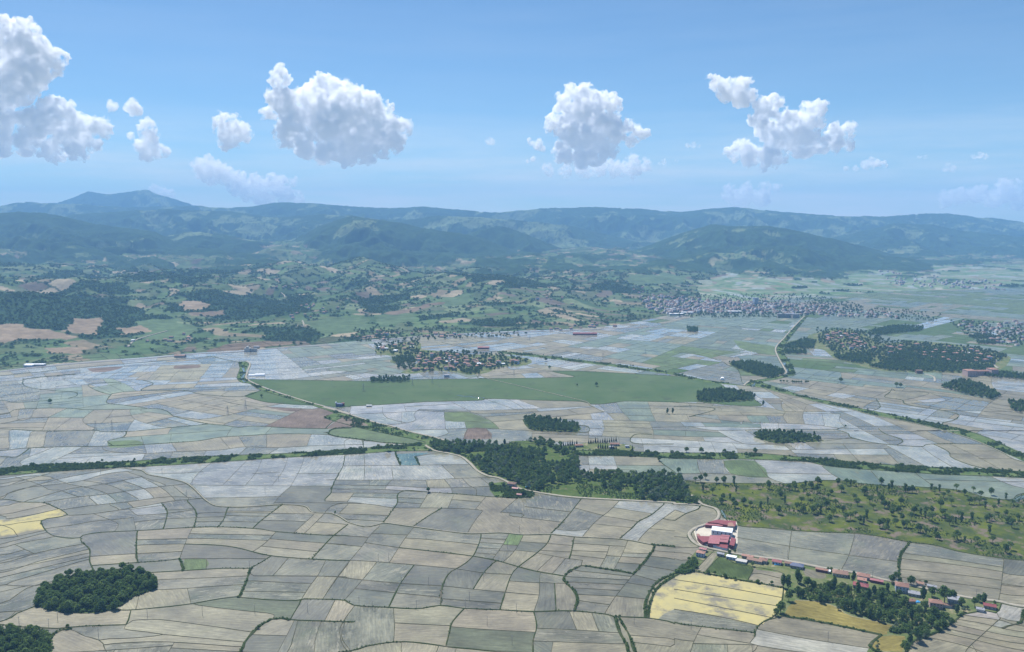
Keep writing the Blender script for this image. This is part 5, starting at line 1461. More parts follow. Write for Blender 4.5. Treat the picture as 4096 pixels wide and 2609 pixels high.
NEAR = [ # C-crop base point, width, depth, storeys, roof kind, roof, wall, turn, label
 ("180,884", 9.5, 7.5, 1.6, 'hip', 'redtile', 'wallblue', 0, 'grey blue house with bright orange roof below the factory wall'),
 ("197,852", 8, 5, 1, 'gable', 'redmetal2', 'wallgrey', 0, 'low shed with faded red roof behind the orange roofed house'),
 ("315,884", 8, 4.5, 1, 'gable', 'greyroof', 'wall', 0, 'small grey shed at the head of the narrow tilled strip'),
 ("388,905", 11, 5.5, 1.1, 'flat', 'whitemetal', 'wallblue', 0, 'long blue shed with flat white roof by the village road'),
 ("497,900", 13, 5, 1, 'gable', 'redtile', 'wall', 0, 'low red roofed shed along the road, left end of the village row'),
 ("545,926", 17, 7, 1, 'gable', 'oldtile', 'wall', 0, 'long house with weathered brown red roof by the road'),
 ("602,928", 9, 8, 1.2, 'hip', 'redtile', 'wall', 0, 'small house with bright orange roof at the end of the long one'),
 ("695,936", 10, 7, 1, 'gable', 'redmetal', 'wallblue', 0, 'house with dark crimson roof and bright blue front shed'),
 ("775,948", 9, 5, 1, 'gable', 'oldtile', 'wallgrey', .1, 'low brown shed between the crimson and the dark blue roofs'),
 ("830,962", 14, 9, 1, 'hip', 'blueroof', 'wall', .05, 'house with dark blue hipped roof left of the tall trees'),
 ("998,990", 13, 4.5, .9, 'gable', 'redtile', 'darkred', 0, 'narrow red roofed barn above the sandy plot'),
 ("1035,996", 6, 4.5, .8, 'flat', 'whitemetal', 'wallgrey', 0, 'small white roofed lean-to at the end of the red barn'),
 ("1122,1015", 16, 11, 1.2, 'hip', 'oldtile', 'wall', .12, 'wide house with brown tiled roof at the track corner'),
 ("1278,1034", 13, 9, 1.2, 'hip', 'redtile', 'wallblue', 0, 'house with orange hipped roof and pale blue front near the road'),
 ("1268,1058", 9, 5, .8, 'mono', 'redtile', 'wall', 0, 'lean-to in front of the orange hipped house'),
 ("1368,1064", 13, 5, .9, 'gable', 'redmetal2', 'darkred', 0, 'long low barn with dull red roof beside the road'),
 ("1260,1098", 15, 9, 1.1, 'hip', 'redmetal', 'wall', 0, 'house with crimson hipped roof amid the garden trees'),
 ("1537,1120", 13, 11, 2.4, 'hip', 'redtile', 'wallblue', .1, 'tall three storey house with orange hipped roof, largest of the village'),
 ("1620,1150", 11, 8, 1, 'gable', 'greyroof', 'wallgrey', 0, 'grey roofed shed right of the tall three storey house'),
 ("1660,1085", 7, 6, 1.1, 'gable', 'oldtile', 'wall', 0, 'small brown roofed hut across the road by the dry field'),
 ("1740,1103", 9, 4, .9, 'gable', 'greyroof', 'wall', 0, 'low grey barn between the road and the huge tree'),
 ("1595,1200", 8, 5.5, .9, 'gable', 'redtile', 'wall', .5, 'small orange roofed outbuilding left of the blue tarpaulin'),
 ("1765,1228", 12, 9, 2, 'hip', 'redtile', 'wallpink', .15, 'two storey pinkish house with orange roof right of the lower village'),
 ("1838,1228", 10, 5, .9, 'gable', 'oldtile', 'wallgrey', .2, 'low brown barn right of the pinkish house'),
 ("1885,1196", 11, 7, 1.4, 'mono', 'greyroof', 'wallgrey', 0, 'dark grey barn under the trees right of the huge tree'),
 ("2130,1235", 11, 7, 1.0, 'gable', 'redmetal', 'wall', 0, 'rightmost cottage with crimson roof on its green lawn'),
 ("2067,1258", 7, 5, .9, 'gable', 'greyroof', 'wallgrey', 0, 'grey hut left of the rightmost crimson cottage'),
 ("455,927", 12, 7, .7, 'flat', 'concrete', 'concrete', 0, 'low unfinished pale concrete building by the garden'),
 ("40,388", 8, 6, 1.6, 'hip', 'redmetal2', 'wall', 0, 'small house with pinkish red roof at the tip of the wood'),
]
for s, w, d, st, kd, rm, wm, tr, lb in NEAR:
    x, y = gp(s, 'C')[0]; sti = max(1, int(round(st)))
    house(x, y, w, d, sti, kd, rm, wm, ra+tr, lb, 'house' if 'shed' not in lb and 'barn' not in lb else 'shed', 'houses and sheds of the roadside village', 'house' if 'shed' not in lb and 'barn' not in lb else 'farm_shed', sh=2.8*st/sti, wins=(w > 7.5 and st >= 1))
x, y = gp("1262,418", 'B')[0]; house(x, y, 12, 9, 2, 'hip', 'oldtile', 'wallpink', -.35, 'two storey farmhouse with brown roof at the road bend by the wood', 'house', None)
x, y = gp("1285,440", 'B')[0]; house(x, y, 9, 5, 1, 'gable', 'redmetal2', 'wall', -.35, 'low annex in front of the farmhouse at the road bend', 'shed', None, 'farm_shed')
x, y = gp("1312,482", 'B')[0]; house(x, y, 7, 5, 1, 'gable', 'redmetal', 'darkred', -.3, 'small red hut in the farmhouse garden', 'shed', None, 'farm_shed')
x, y = gp("1955,138", 'B')[0]; house(x, y, 16, 8, 1, 'gable', 'redtile', 'wall', 0, 'park house with orange roof behind the conifers', 'house', None)
x, y = gp("1935,158", 'B')[0]; house(x, y, 9, 6, 1, 'gable', 'greyroof', 'wall', 0, 'grey roofed kiosk in the canalside park', 'house', None)
x, y = gp("1715,146", 'B')[0]; house(x, y, 14, 8, 1, 'hip', 'redtile', 'wall', .1, 'pinkish roofed house left end of the canalside park', 'house', None)
x, y = gp("2040,152", 'B')[0]; house(x, y, 7, 5, 1, 'flat', 'greyroof', 'wallblue', 0, 'small blue hut at the right end of the canalside park', 'shed', None, 'farm_shed')
def tarp(s, reg, w, d, lb):
    x, y = gp(s, reg)[0]; g = MB(); n = 8; 
    vs = [[(-w/2+w*i/n, -d/2+d*j/n, .9+.5*math.sin(i*1.9+j)*math.cos(j*1.3)*(0 < i < n)*(0 < j < n)-(.9 if i in (0, n) or j in (0, n) else 0)) for i in range(n+1)] for j in range(n+1)]
    for j in range(n):
        for i in range(n): g.face([vs[j][i], vs[j][i+1], vs[j+1][i+1], vs[j+1][i]])
    o = link('tarpaulin', g.mesh('tarpaulin', M['tarp']), None); o.location = (x, y, .02); o['label'] = lb; o['category'] = 'tarpaulin'
tarp("1642,1196", 'C', 7, 4.5, 'bright blue tarpaulin over a heap in the village yard'); tarp("1372,418", 'B', 8, 5, 'bright blue tarpaulin at the edge of the wood'); tarp("697,944", 'C', 7, 3, 'bright blue sheet in front of the crimson roofed house')
# the factory -----------------------------------------------------
def qpoly(s, z): return [G(*p, z) for p in pp(s, 'Q')]
def shed(s, z, slope, rm, wm, label, cat='factory hall', wins=None, name='factory_hall', windirs=None):
    p = qpoly(s, z); cx = sum(a[0] for a in p)/len(p); cyy = sum(a[1] for a in p)/len(p)
    t = root(name, cx, cyy, 0, 0, label, cat, 'halls and sheds of the red roofed factory'); q = [(a[0]-cx, a[1]-cyy) for a in p]
    y0 = min(a[1] for a in q); y1 = max(a[1] for a in q)
    zf = lambda x, y: z+slope*(y-y0)/(y1-y0)
    g = MB(); g.prism([(a*.985, b*.97) for a, b in q], -.3, lambda x, y: zf(x, y)-.3); link('wall', g.mesh('wall', M[wm]), t)
    g = MB(); qq = q
    g2 = [(a, b, zf(a, b)-.22) for a, b in qq]; g3 = [(a, b, zf(a, b)) for a, b in qq]
    ar_ = sum(qq[k][0]*qq[(k+1) % len(qq)][1]-qq[(k+1) % len(qq)][0]*qq[k][1] for k in range(len(qq)))
    if ar_ < 0: g2 = g2[::-1]; g3 = g3[::-1]
    g.face(g3); g.face(g2[::-1])
    for i in range(len(qq)): j = (i+1) % len(qq); g.face([g2[i], g2[j], g3[j], g3[i]])
    link('roof', g.mesh('roof', M[rm]), t)
    if wins:
        (ax, ay), (bx, by) = [(a[0]-cx, a[1]-cyy) for a in qpoly(wins[0], z)]; n = wins[1]; L_ = math.hypot(bx-ax, by-ay); th = math.atan2(by-ay, bx-ax)
        for k in range(n):
            f = (k+.5)/n; g = MB(); px_, py_ = ax+(bx-ax)*f, ay+(by-ay)*f
            g.box(-wins[2]/2, wins[2]/2, -.12, .35, wins[3], wins[4], rot=th, org=(px_, py_)); link('window', g.mesh('window', M['window']), t)
    return t
shed("760,350 1090,265 1745,310 1715,470 1450,432 1280,408 1100,370", 5.0, .9, 'redmetal', 'darkred', 'long crimson roofed shed along the back of the factory yard')
shed("680,425 725,366 1290,408 1285,465", 3.8, .5, 'redmetal2', 'darkred', 'narrow pink roofed lean-to in front of the back shed')
shed("1470,372 1610,362 1695,472 1450,467", 7.2, .8, 'redtile', 'wall', 'orange roofed office block at the right end of the back shed', 'office block', ("1455,470 1690,476", 4, .9, 3.8, 5.2), 'office_block')
shed("930,490 1640,560 1605,695 900,612", 7.6, 1.1, 'whitemetal', 'wallblue', 'white roofed warehouse with tall narrow windows in the factory middle', 'warehouse', ("900,612 1605,695", 5, .8, 3.6, 6.3), 'warehouse')
shed("850,790 1222,802 1190,935 1165,1080 780,1045", 5.6, .7, 'redmetal2', 'darkred', 'broad faded red roofed hall south of the white warehouse')
shed("1225,803 1510,832 1492,930 1198,902", 6.4, .8, 'redmetal2', 'darkred', 'upper step of the sawtooth pink roof right of the broad hall')
shed("1198,935 1480,952 1457,1030 1172,1002", 5.9, .8, 'redmetal2', 'darkred', 'lower step of the sawtooth pink roof right of the broad hall')
shed("1242,760 1540,792 1525,828 1228,798", 7.2, .4, 'redmetal2', 'darkred', 'narrow roof strip behind the sawtooth, next to the warehouse')
shed("412,812 845,827 790,990 622,1022 470,902", 4.6, .6, 'redmetal', 'darkred', 'five sided crimson roofed shed at the left corner of the factory')
shed("795,1062 1470,1112 1442,1232 1250,1195", 3.6, .4, 'redmetal', 'wallblue', 'wedge shaped crimson roofed shed along the front factory wall')
shed("1572,857 1742,912 1672,1142 1512,1102", 5.2, .6, 'redmetal', 'darkred', 'dark red hall at the right edge of the factory by the paddy')
shed("388,752 430,727 490,745 520,792 405,802", 2.6, .3, 'redtile', 'wall', 'small orange roofed gatehouse in the factory yard', 'gatehouse', None, 'gatehouse')
g = MB()
for s in ("350,640 400,830 440,960 620,1112 760,1150 1330,1280 1470,1290", "350,640 440,545 670,478"):
    p = gp(s, 'Q')
    for a, b in zip(p[:-1], p[1:]):
        L_ = math.hypot(b[0]-a[0], b[1]-a[1]); g.box(-.1, L_+.1, -.14, .14, -.2, 2.1, rot=math.atan2(b[1]-a[1], b[0]-a[0]), org=a)
o = link('perimeter_wall', g.mesh('perimeter_wall', M['concrete'])); o['label'] = 'pale concrete wall curving round the factory yard along the road'; o['category'] = 'wall'
# other lone buildings -------------------------------------------
def tunnel(s, reg, w, L_, h, rz, lb):
    x, y = gp(s, reg)[0]; g = MB(); n = 10; t = root('greenhouse', x, y, 0, rz, lb, 'greenhouse', 'white greenhouse tunnels')
    pr = [(-math.cos(math.pi*k/n)*w/2, math.sin(math.pi*k/n)*h) for k in range(n+1)]
    for k in range(n): g.face([(-L_/2, pr[k][0], pr[k][1]), (L_/2, pr[k][0], pr[k][1]), (L_/2, pr[k+1][0], pr[k+1][1]), (-L_/2, pr[k+1][0], pr[k+1][1])])
    link('cover', g.mesh('cover', M['white']), t)
    for s_ in (-1, 1):
        g = MB(); g.face([(s_*(L_/2-.05), a, b) for a, b in pr]); link('end_panel', g.mesh('end_panel', M['whitemetal']), t)
tunnel("1735,352", 'D', 9, 17, 4.5, .15, 'smaller white tunnel greenhouse beside the canal road'); tunnel("1790,352", 'D', 12, 24, 6.5, .15, 'larger white tunnel greenhouse beside the canal road')
tunnel("333,550", 'F', 11, 12, 6.5, 1.3, 'white domed tent on a dark plot below the small wood')
x, y = gp("2335,560", 'D')[0]; t = house(x, y, 13, 9, 2, 'flat', 'blueroof', 'blueroof', -.1, 'deep blue pump house at the corner of the big meadow', 'pump house', None, 'pump_house')
x, y = gp("2358,556", 'D')[0]; house(x, y, 6, 7, 2, 'flat', 'redmetal', 'darkred', -.1, 'dark red tank house beside the blue pump house', 'shed', None, 'farm_shed')
x, y = gp("2313,560", 'D')[0]; t = root('water_tower', x, y, 0, 0, 'white topped round tank left of the blue pump house', 'water tank'); g = MB(); g.tube((0, 0, 0), (0, 0, 8), 1.3, 1.3, 12); link('tank', g.mesh('tank', M['steel']), t); g = MB(); g.tube((0, 0, 8), (0, 0, 9.8), 2.2, 1.2, 12); link('cap', g.mesh('cap', M['white']), t)
x, y = gp("1205,0 303,562", 'E')[1]; house(x, y, 11, 4, 1, 'flat', 'whitemetal', 'wall', 0, 'small white hut on the lower edge of the big meadow', 'hut', None, 'hut')
x, y = gp("838,358", 'E')[0]; house(x, y, 13, 9, 2, 'hip', 'greyroof', 'wallblue', 0, 'lone grey blue house in the flooded fields above the meadow', 'house', None)
x, y = gp("1720,185", 'D')[0]
t = root('grain_silo', x, y, 0, -.1, 'grey concrete silo block beside the highway', 'silo')
g = MB(); g.box(-16, 2, -6, 6, -1, 12); link('block', g.mesh('block', M['concrete']), t); g = MB(); g.box(-10, -4, -5, 5, 12, 17); link('head_house', g.mesh('head_house', M['concrete']), t)
for k in range(4): g = MB(); g.tube((5+k*5.2, 0, -1), (5+k*5.2, 0, 11), 2.5, 2.5, 14); link('silo_tube', g.mesh('silo_tube', M['concrete']), t)
for s, reg, w, d, st, kd, rm, wm, lb in (("240,282", 'D', 55, 14, 1, 'flat', 'whitemetal', 'wall', 'long white roofed hall by the road on the far left'), ("200,288", 'D', 22, 12, 1, 'flat', 'whitemetal', 'wallblue', 'low white building left of the long white hall'), ("1240,222", 'D', 30, 14, 1, 'gable', 'oldtile', 'wall', 'brown roofed roadside hall beside the highway, left'),
  ("1765,158", 'D', 17, 10, 1, 'flat', 'greyroof', 'wall', 'small dark roofed station right of the silo'), ("1090,165", 'E', 36, 14, 1, 'gable', 'redmetal', 'darkred', 'crimson roofed barn above the village on the canal bank'), ("1788,68", 'E', 84, 15, 1, 'gable', 'redmetal', 'darkred', 'very long red roofed shed at the far edge of the paddies'),
  ("378,160", 'E', 20, 12, 1, 'flat', 'whitemetal', 'wallblue', 'white roofed hall at the left edge of the middle village'), ("1685,505", 'F', 16, 9, 2, 'flat', 'oldtile', 'oldtile', 'brown block beside the dark pine wood, right')):
    x, y, z = [a[0] for a in ray(*zip(pp(s, reg)[0]))]; house(x, y, w, d, st, kd, rm, wm, 0, lb, 'hall', None, 'hall', z=z, wins=False, chim=False, sh=5 if st == 1 else 4)
x, y = gp("2095,520", 'F')[0]
t = root('school_building', x, y, 0, .05, 'large pink L shaped building with orange roofs on the right edge', 'school')
for i, (x0, x1, y0, y1, h) in enumerate(((-38, -14, -14, 10, 15), (-14, 28, 0, 12, 11), (28, 46, -10, 14, 17))):
    g = MB(); g.box(x0, x1, y0, y1, -1, h); link('wall', g.mesh('wall', M['wallpink']), t)
    r = roof_mb(x1-x0, y1-y0, h+.003, 2.6, 'hip'); r.v = [(a+(x0+x1)/2, b+(y0+y1)/2, c) for a, b, c in r.v]; link('roof', r.mesh('roof', M['redtile']), t)
    for f in range(int(h/3.4)):
        for k in range(int((x1-x0)/4)):
            g = MB(); g.box(x0+1.4+k*4, x0+3+k*4, y0-.08, y0, 1.2+f*3.4, 2.8+f*3.4); link('window', g.mesh('window', M['window']), t)
# village, hillside and town houses -------------------------------
def small_house(name, w, d, h, rh, kind, rm, wm):
    g = MB(); g.box(-w/2, w/2, -d/2, d/2, -2, h, 0)
    r = roof_mb(w, d, h, rh, kind); i = len(g.v); g.v += r.v; g.f += [tuple(a+i for a in f) for f in r.f]; g.m += [1]*len(r.f)
    for k in (-.28, .02, .3): g.box(w*k-.55, w*k+.55, -d/2-.06, -d/2, 1.1, 2.4, 2); g.m[-6:] = [2]*6
    if h > 5:
        for k in (-.28, .02, .3): g.box(w*k-.55, w*k+.55, -d/2-.06, -d/2, 3.9, 5.2, 2)
    return g.mesh(name, M[wm], M[rm], M['window'])
HM = [small_house('house', 11, 9, 5.8, 2.2, 'hip', 'redtile', 'wall'), small_house('house', 13, 8, 3.4, 1.8, 'gable', 'oldtile', 'wall'), small_house('house', 10, 8, 6, 2, 'hip', 'redtile', 'wallpink'),
      small_house('house', 9, 7, 3.2, 1.6, 'gable', 'redtile', 'wall'), small_house('house', 15, 7, 3.2, 1.6, 'gable', 'oldtile', 'wallgrey'), small_house('house', 10, 9, 8.6, 1.8, 'hip', 'redtile', 'wallblue'), small_house('house', 14, 9, 4, 0, 'flat', 'whitemetal', 'wallgrey')]
def settle(polys_, n, label, group, dmin=13, cat='house', smin=.85, smax=1.25):
    got = []
    cand = []
    for s, reg in polys_:
        p = np.array(pp(s, reg)); k = 0
        x0, y0 = p.min(0); x1, y1 = p.max(0); c = RN.uniform((x0, y0), (x1, y1), (3000, 2)); c = c[in_poly(p, c[:, 0], c[:, 1])][:n*3]; cand.append(c)
    c = np.concatenate(cand); RN.shuffle(c); X_, Y_, Z_ = ray(c[:, 0], c[:, 1])
    base = RN.uniform(0, math.pi)
    for x, y, z in zip(X_, Y_, Z_):
        if len(got) >= n: break
        if all((x-a)**2+(y-b)**2 > dmin**2 for a, b in got):
            got.append((x, y)); k = RN.choice(7, p=[.24, .2, .14, .18, .1, .08, .06]); o = link('house', HM[k], None, label=label, category=cat, group=group); s_ = RN.uniform(smin, smax)
            o.location = (x, y, z); o.rotation_euler = (0, 0, base+RN.choice([0, math.pi/2])+RN.normal(0, .25)); o.scale = (s_, s_, s_)
    return got
vil = []
vil += settle([("640,200 850,200 1150,245 1240,280 1060,300 720,300 620,250", 'E')], 64, 'tiled roof house in the middle village around the minaret', 'houses of the middle village')
vil += settle([("370,150 610,130 640,190 380,180", 'E'), ("1270,250 1340,250 1320,270 1270,268", 'E'), ("600,310 900,300 905,315 600,320", 'E')], 24, 'house on the outskirts of the middle village', 'outlying houses of the middle village', 14)
vil += settle([("1080,230 1250,240 1340,330 1300,360 1100,330 1020,290", 'F'), ("1340,330 1700,300 2100,360 2250,400 2100,440 1500,400", 'F')], 92, 'tiled roof house in the wide village on the right behind the pines', 'houses of the wide right hand village', 15)
vil += settle([("200,60 420,40 620,60 620,110 200,110", 'E'), ("680,60 950,60 950,100 680,100", 'E'), ("1500,10 1900,0 2100,15 2100,35 1500,40", 'E')], 34, 'roadside house along the foot of the hills', 'houses along the foot of the hills', 14)
vil += settle([("900,1140 1300,1090 1300,1150 900,1170", 'U'), ("2000,900 2350,860 2350,960 2000,1000", 'U'), ("1850,750 2050,740 2050,800 1850,790", 'U')], 34, 'small farmhouse scattered among the fields of the left foothills', 'farmhouses of the left foothills', 18)
vil += settle([("1400,760 2000,880 1900,960 1450,900", 'V'), ("2100,770 2400,800 2400,880 2150,860", 'V')], 16, 'small farmhouse scattered on the central hillside fields', 'farmhouses of the central hillside', 20)
# trees between the village houses (stuff)
P_ = []
for s, reg, n in (("620,180 900,185 1200,200 1400,250 1240,300 1000,330 650,320 500,300 480,230", 'E', 640), ("980,200 1300,210 1500,280 2100,330 2300,390 2200,450 1500,440 1150,400 1000,300", 'F', 1500), ("200,30 900,30 1400,50 1400,80 700,110 200,120", 'E', 240), ("330,130 640,110 650,210 350,200", 'E', 130), ("1860,140 2400,170 2408,320 2100,300 2000,240", 'F', 260), ("940,40 1500,60 1850,95 1800,150 1300,130 950,110", 'F', 230), ("0,-30 900,-40 1300,40 1300,80 800,125 300,125 0,120", 'F', 1300)):
    p = np.array(pp(s, reg)); c = RN.uniform(p.min(0), p.max(0), (n*3, 2)); c = c[in_poly(p, c[:, 0], c[:, 1])][:n]; X_, Y_, Z_ = ray(c[:, 0], c[:, 1]); P_.append(np.column_stack([X_, Y_, Z_-.4]))
P_ = np.concatenate(P_); va = np.array(vil); kp = np.ones(len(P_), bool)
for a, b in vil: kp &= (P_[:, 0]-a)**2+(P_[:, 1]-b)**2 > 64
P_ = P_[kp]; s = RN.uniform(.6, 1.15, len(P_))
scatter('village_trees', P_, s, RN.choice([5, 6, 5], len(P_)), 'trees crowding between the houses of the far villages', 'trees')
# the town: past three hundred houses, one mass
vs, fs, ms, n = [], [], [], 0
def town(s, reg, cnt, mats_, hs):
    global n
    p = np.array(pp(s, reg)); c = RN.uniform(p.min(0), p.max(0), (cnt*4, 2)); c = c[in_poly(p, c[:, 0], c[:, 1])][:cnt]; X_, Y_, Z_ = ray(c[:, 0], c[:, 1])
    for x, y, z in zip(X_, Y_, Z_):
        w, d = RN.uniform(9, 18), RN.uniform(8, 13); h = RN.choice(hs)*RN.uniform(.85, 1.15); a = RN.choice([0, math.pi/2])+RN.normal(.3, .2); ca, sa = math.cos(a), math.sin(a)
        R_ = w/2-d*.35
        v = [(-w/2, -d/2, -3), (w/2, -d/2, -3), (w/2, d/2, -3), (-w/2, d/2, -3), (-w/2, -d/2, h), (w/2, -d/2, h), (w/2, d/2, h), (-w/2, d/2, h), (-R_, -.05, h+d*.2), (R_, -.05, h+d*.2), (R_, .05, h+d*.2), (-R_, .05, h+d*.2)]
        vs.extend([(x+ca*q[0]-sa*q[1], y+sa*q[0]+ca*q[1], z+q[2]) for q in v])
        wm, rm = RN.randint(0, 3), RN.choice([3, 3, 4, 4, 5])
        for f, m in (((0, 1, 5, 4), wm), ((1, 2, 6, 5), wm), ((2, 3, 7, 6), wm), ((3, 0, 4, 7), wm), ((4, 5, 9, 8), rm), ((6, 7, 11, 10), rm), ((5, 6, 10, 9), rm), ((7, 4, 8, 11), rm)): fs.append([n+i for i in f]); ms.append(m)
        n += 12
town("-240,-35 0,-20 250,0 600,10 950,35 1120,50 1150,85 1000,95 900,110 600,100 200,95 0,110 -200,60", 'F', 430, None, [4, 6, 6, 8, 11])
town("-100,10 330,20 600,30 600,80 0,90", 'F', 130, None, [6, 8, 11, 13])
town("1850,150 2408,150 2408,330 2250,310 2100,240 1950,180", 'F', 60, None, [3.5, 6, 6])
town("900,75 1500,85 1550,130 1000,110", 'F', 50, None, [3.5, 6, 6])
town("1400,660 2300,740 2300,800 1500,760", 'T', 120, None, [3.5, 6, 9])
me = mesh_np('town_houses', vs, fs, [M['townwall'], M['wallgrey'], M['townwall'], M['townroof'], M['oldtile'], M['greyroof']], mi=ms); link('town_houses', me, kind='stuff', label='crowded red roofed town at the foot of the far hills', category='town')
def block(s, reg, w, d, h, wm, lb, grp='apartment blocks of the far town'):
    x, y, z = [a[0] for a in ray(*zip(pp(s, reg)[0]))]; t = root('apartment_block', x, y, z, RN.normal(0, .1), lb, 'apartment block', grp)
    g = MB(); g.box(-w/2, w/2, -d/2, d/2, -3, h); link('wall', g.mesh('wall', M[wm]), t); g = MB(); g.box(-w/2-.6, w/2+.6, -d/2-.6, d/2+.6, h+.002, h+.6); link('roof', g.mesh('roof', M['greyroof']), t)
    for k in range(int(h/3.2)): g = MB(); g.box(-w/2+1, w/2-1, -d/2-.1, -d/2, 1.2+k*3.2, 2.4+k*3.2); link('window', g.mesh('window', M['window']), t)
for i, s in enumerate(("735,122", "770,122", "800,120", "835,124")): block(s, 'F', 30, 14, 16, 'wall', 'white five storey block in the row near the canal head, %s from the left' % ('first', 'second', 'third', 'fourth')[i])
block("560,35", 'F', 22, 16, 34, 'wallblue', 'pale blue tower block, tallest building of the far town')
for s, w, lb in (("60,72", 120, 'longest white roofed industrial hall left of the far town'), ("15,105", 60, 'white hall nearest the fields left of the far town'), ("415,88", 60, 'white hall in front of the far town'), ("90,95", 50, 'smaller white hall behind the long one')):
    x, y, z = [a[0] for a in ray(*zip(pp(s, 'F')[0]))]; house(x, y, w, 22, 1, 'flat', 'whitemetal', 'wallgrey', .05, lb, 'industrial hall', None, 'hall', z=z, wins=False, chim=False, sh=7)
# mosque
x, y = gp("880,262", 'E')[0]; t = root('mosque', x, y, 0, 0, 'mosque with dome and slim white minaret in the middle village', 'mosque')
g = MB(); g.box(-8, 8, -8, 8, -1, 6.5); link('wall', g.mesh('wall', M['wall']), t)
dm = MB()
for j in range(5):
    for k in range(12):
        f = lambda a, b: (5*math.cos(a)*math.cos(b), 5*math.cos(a)*math.sin(b), 6.5+5*math.sin(a))
        a0, a1 = j*math.pi/10, (j+1)*math.pi/10; b0, b1 = k*math.pi/6, (k+1)*math.pi/6; dm.face([f(a0, b0), f(a0, b1), f(a1, b1), f(a1, b0)])
link('dome', dm.mesh('dome', M['steel']), t)
g = MB(); g.tube((-10, -6, -1), (-10, -6, 17), 1.1, .9, 10); g.tube((-10, -6, 13), (-10, -6, 13.8), 1.6, 1.6, 10); g.tube((-10, -6, 17), (-10, -6, 21), 1.0, .05, 10); link('minaret', g.mesh('minaret', M['white']), t)
# power poles and pylons -----------------------------------------
g = MB(); g.tube((0, 0, -.5), (0, 0, 10), .19, .12, 7); POLE = g.mesh('pole', M['polewood']); g = MB(); g.box(-1.1, 1.1, -.07, .07, 9.3, 9.45); g.box(-.8, .8, -.07, .07, 8.5, 8.62)
for k in (-1, 0, 1): g.tube((k, 0, 9.45), (k, 0, 9.75), .05, .05, 6)
ARM = g.mesh('crossarm', M['steel'])
LOWL = [('A', "390,1322 995,1300 1367,1287 1721,1275 2077,1265", 'power pole of the row crossing the grey paddies right of the oval grove'), ('A', "130,1358 330,1372 665,1432 1685,975", 'power pole standing among the lower left paddies'),
 ('B', "1095,1355 975,1185 947,1238 618,1243 320,1248 230,1218 1293,1268 1680,1303 1263,1485 2087,1345", 'power pole among the beige paddies of the bottom centre'), ('B', "1232,838 1328,650 1343,578 1312,728 1445,738 1357,522 700,1083 830,1038 1072,1055 430,922 360,922 515,1072", 'power pole in the centre paddies along the winding road'),
 ('C', "1040,1460 115,1380", 'power pole on the field bank in the bottom right'), ('C', "765,900 2040,1170 1340,1035 1490,1075", 'power pole beside the village dirt road'), ('A', "1095,335 1300,395 1790,460 1880,380 1260,485 680,335", 'power pole in the bluish paddies below the canal, left')]
pi = 0
for reg, s, lb in LOWL:
    for x, y in gp(s, reg):
        t = root('power_pole', x, y, 0, RN.uniform(-.5, .5), lb, 'power pole', 'power poles: '+lb); link('pole', POLE, t); link('crossarm', ARM, t)
g = MB()
for sx in (-1, 1):
    for sy in (-1, 1): g.tube((2.4*sx, 2.4*sy, -.5), (.5*sx, .5*sy, 16), .16, .11, 4); g.tube((.5*sx, .5*sy, 16), (.25*sx, .25*sy, 23), .11, .08, 4)
z0 = 0
for k, (z0, z1) in enumerate(((0, 4.5), (4.5, 8.5), (8.5, 12), (12, 15), (15, 18), (18, 21))):
    w = lambda z: 2.4-1.9*z/16 if z < 16 else .5-.25*(z-16)/7
    for a, b in (((-1, -1), (1, -1)), ((1, -1), (1, 1)), ((1, 1), (-1, 1)), ((-1, 1), (-1, -1))):
        g.tube((a[0]*w(z0), a[1]*w(z0), z0), (b[0]*w(z1), b[1]*w(z1), z1), .07, .07, 4); g.tube((b[0]*w(z0), b[1]*w(z0), z0), (a[0]*w(z1), a[1]*w(z1), z1), .07, .07, 4)
TOW = g.mesh('tower', M['steel']); AR2 = []
for z, l in ((15.5, 5.5), (18.5, 4.5), (21.5, 3.5)): g = MB(); g.tube((-l, 0, z), (0, 0, z+.9), .08, .12, 4); g.tube((l, 0, z), (0, 0, z+.9), .08, .12, 4); g.tube((-l, 0, z), (l, 0, z), .09, .09, 4); AR2.append(g.mesh('crossarm', M['steel']))
for i, (reg, s, lb) in enumerate((('D', "1568,617", 'tall lattice pylon in the wide tan paddies left of the meadow'), ('D', "771,718", 'lattice pylon on the bank between the strip paddies'), ('D', "658,722", 'lattice pylon left of its neighbour on the strip paddies bank'), ('D', "68,797", 'lattice pylon in the teal paddies, far left'),
  ('D', "1690,575", 'thin lattice pylon beside the small triangular meadow'), ('E', "265,455", 'lattice pylon near the left end of the big meadow'), ('E', "602,415", 'lattice pylon on the upper part of the big meadow'), ('E', "738,400", 'lattice pylon above the middle of the big meadow'), ('E', "1408,110", 'lattice pylon in the far flooded fields'), ('E', "1912,235", 'lattice pylon right of the canal in the far fields'), ('E', "2205,205", 'rightmost lattice pylon in the far flooded fields'), ('E', "1300,350", 'lattice pylon in the fields below the middle village'))):
    x, y = gp(s, reg)[0]; t = root('lattice_pylon', x, y, 0, .6, lb, 'pylon', 'lattice pylons of the power line'); t.scale = (.75, .75, .8) if 'lattice pylon' in lb and i > 4 else (.85, .85, .85); link('tower', TOW, t)
    for a in AR2: link('crossarm', a, t)
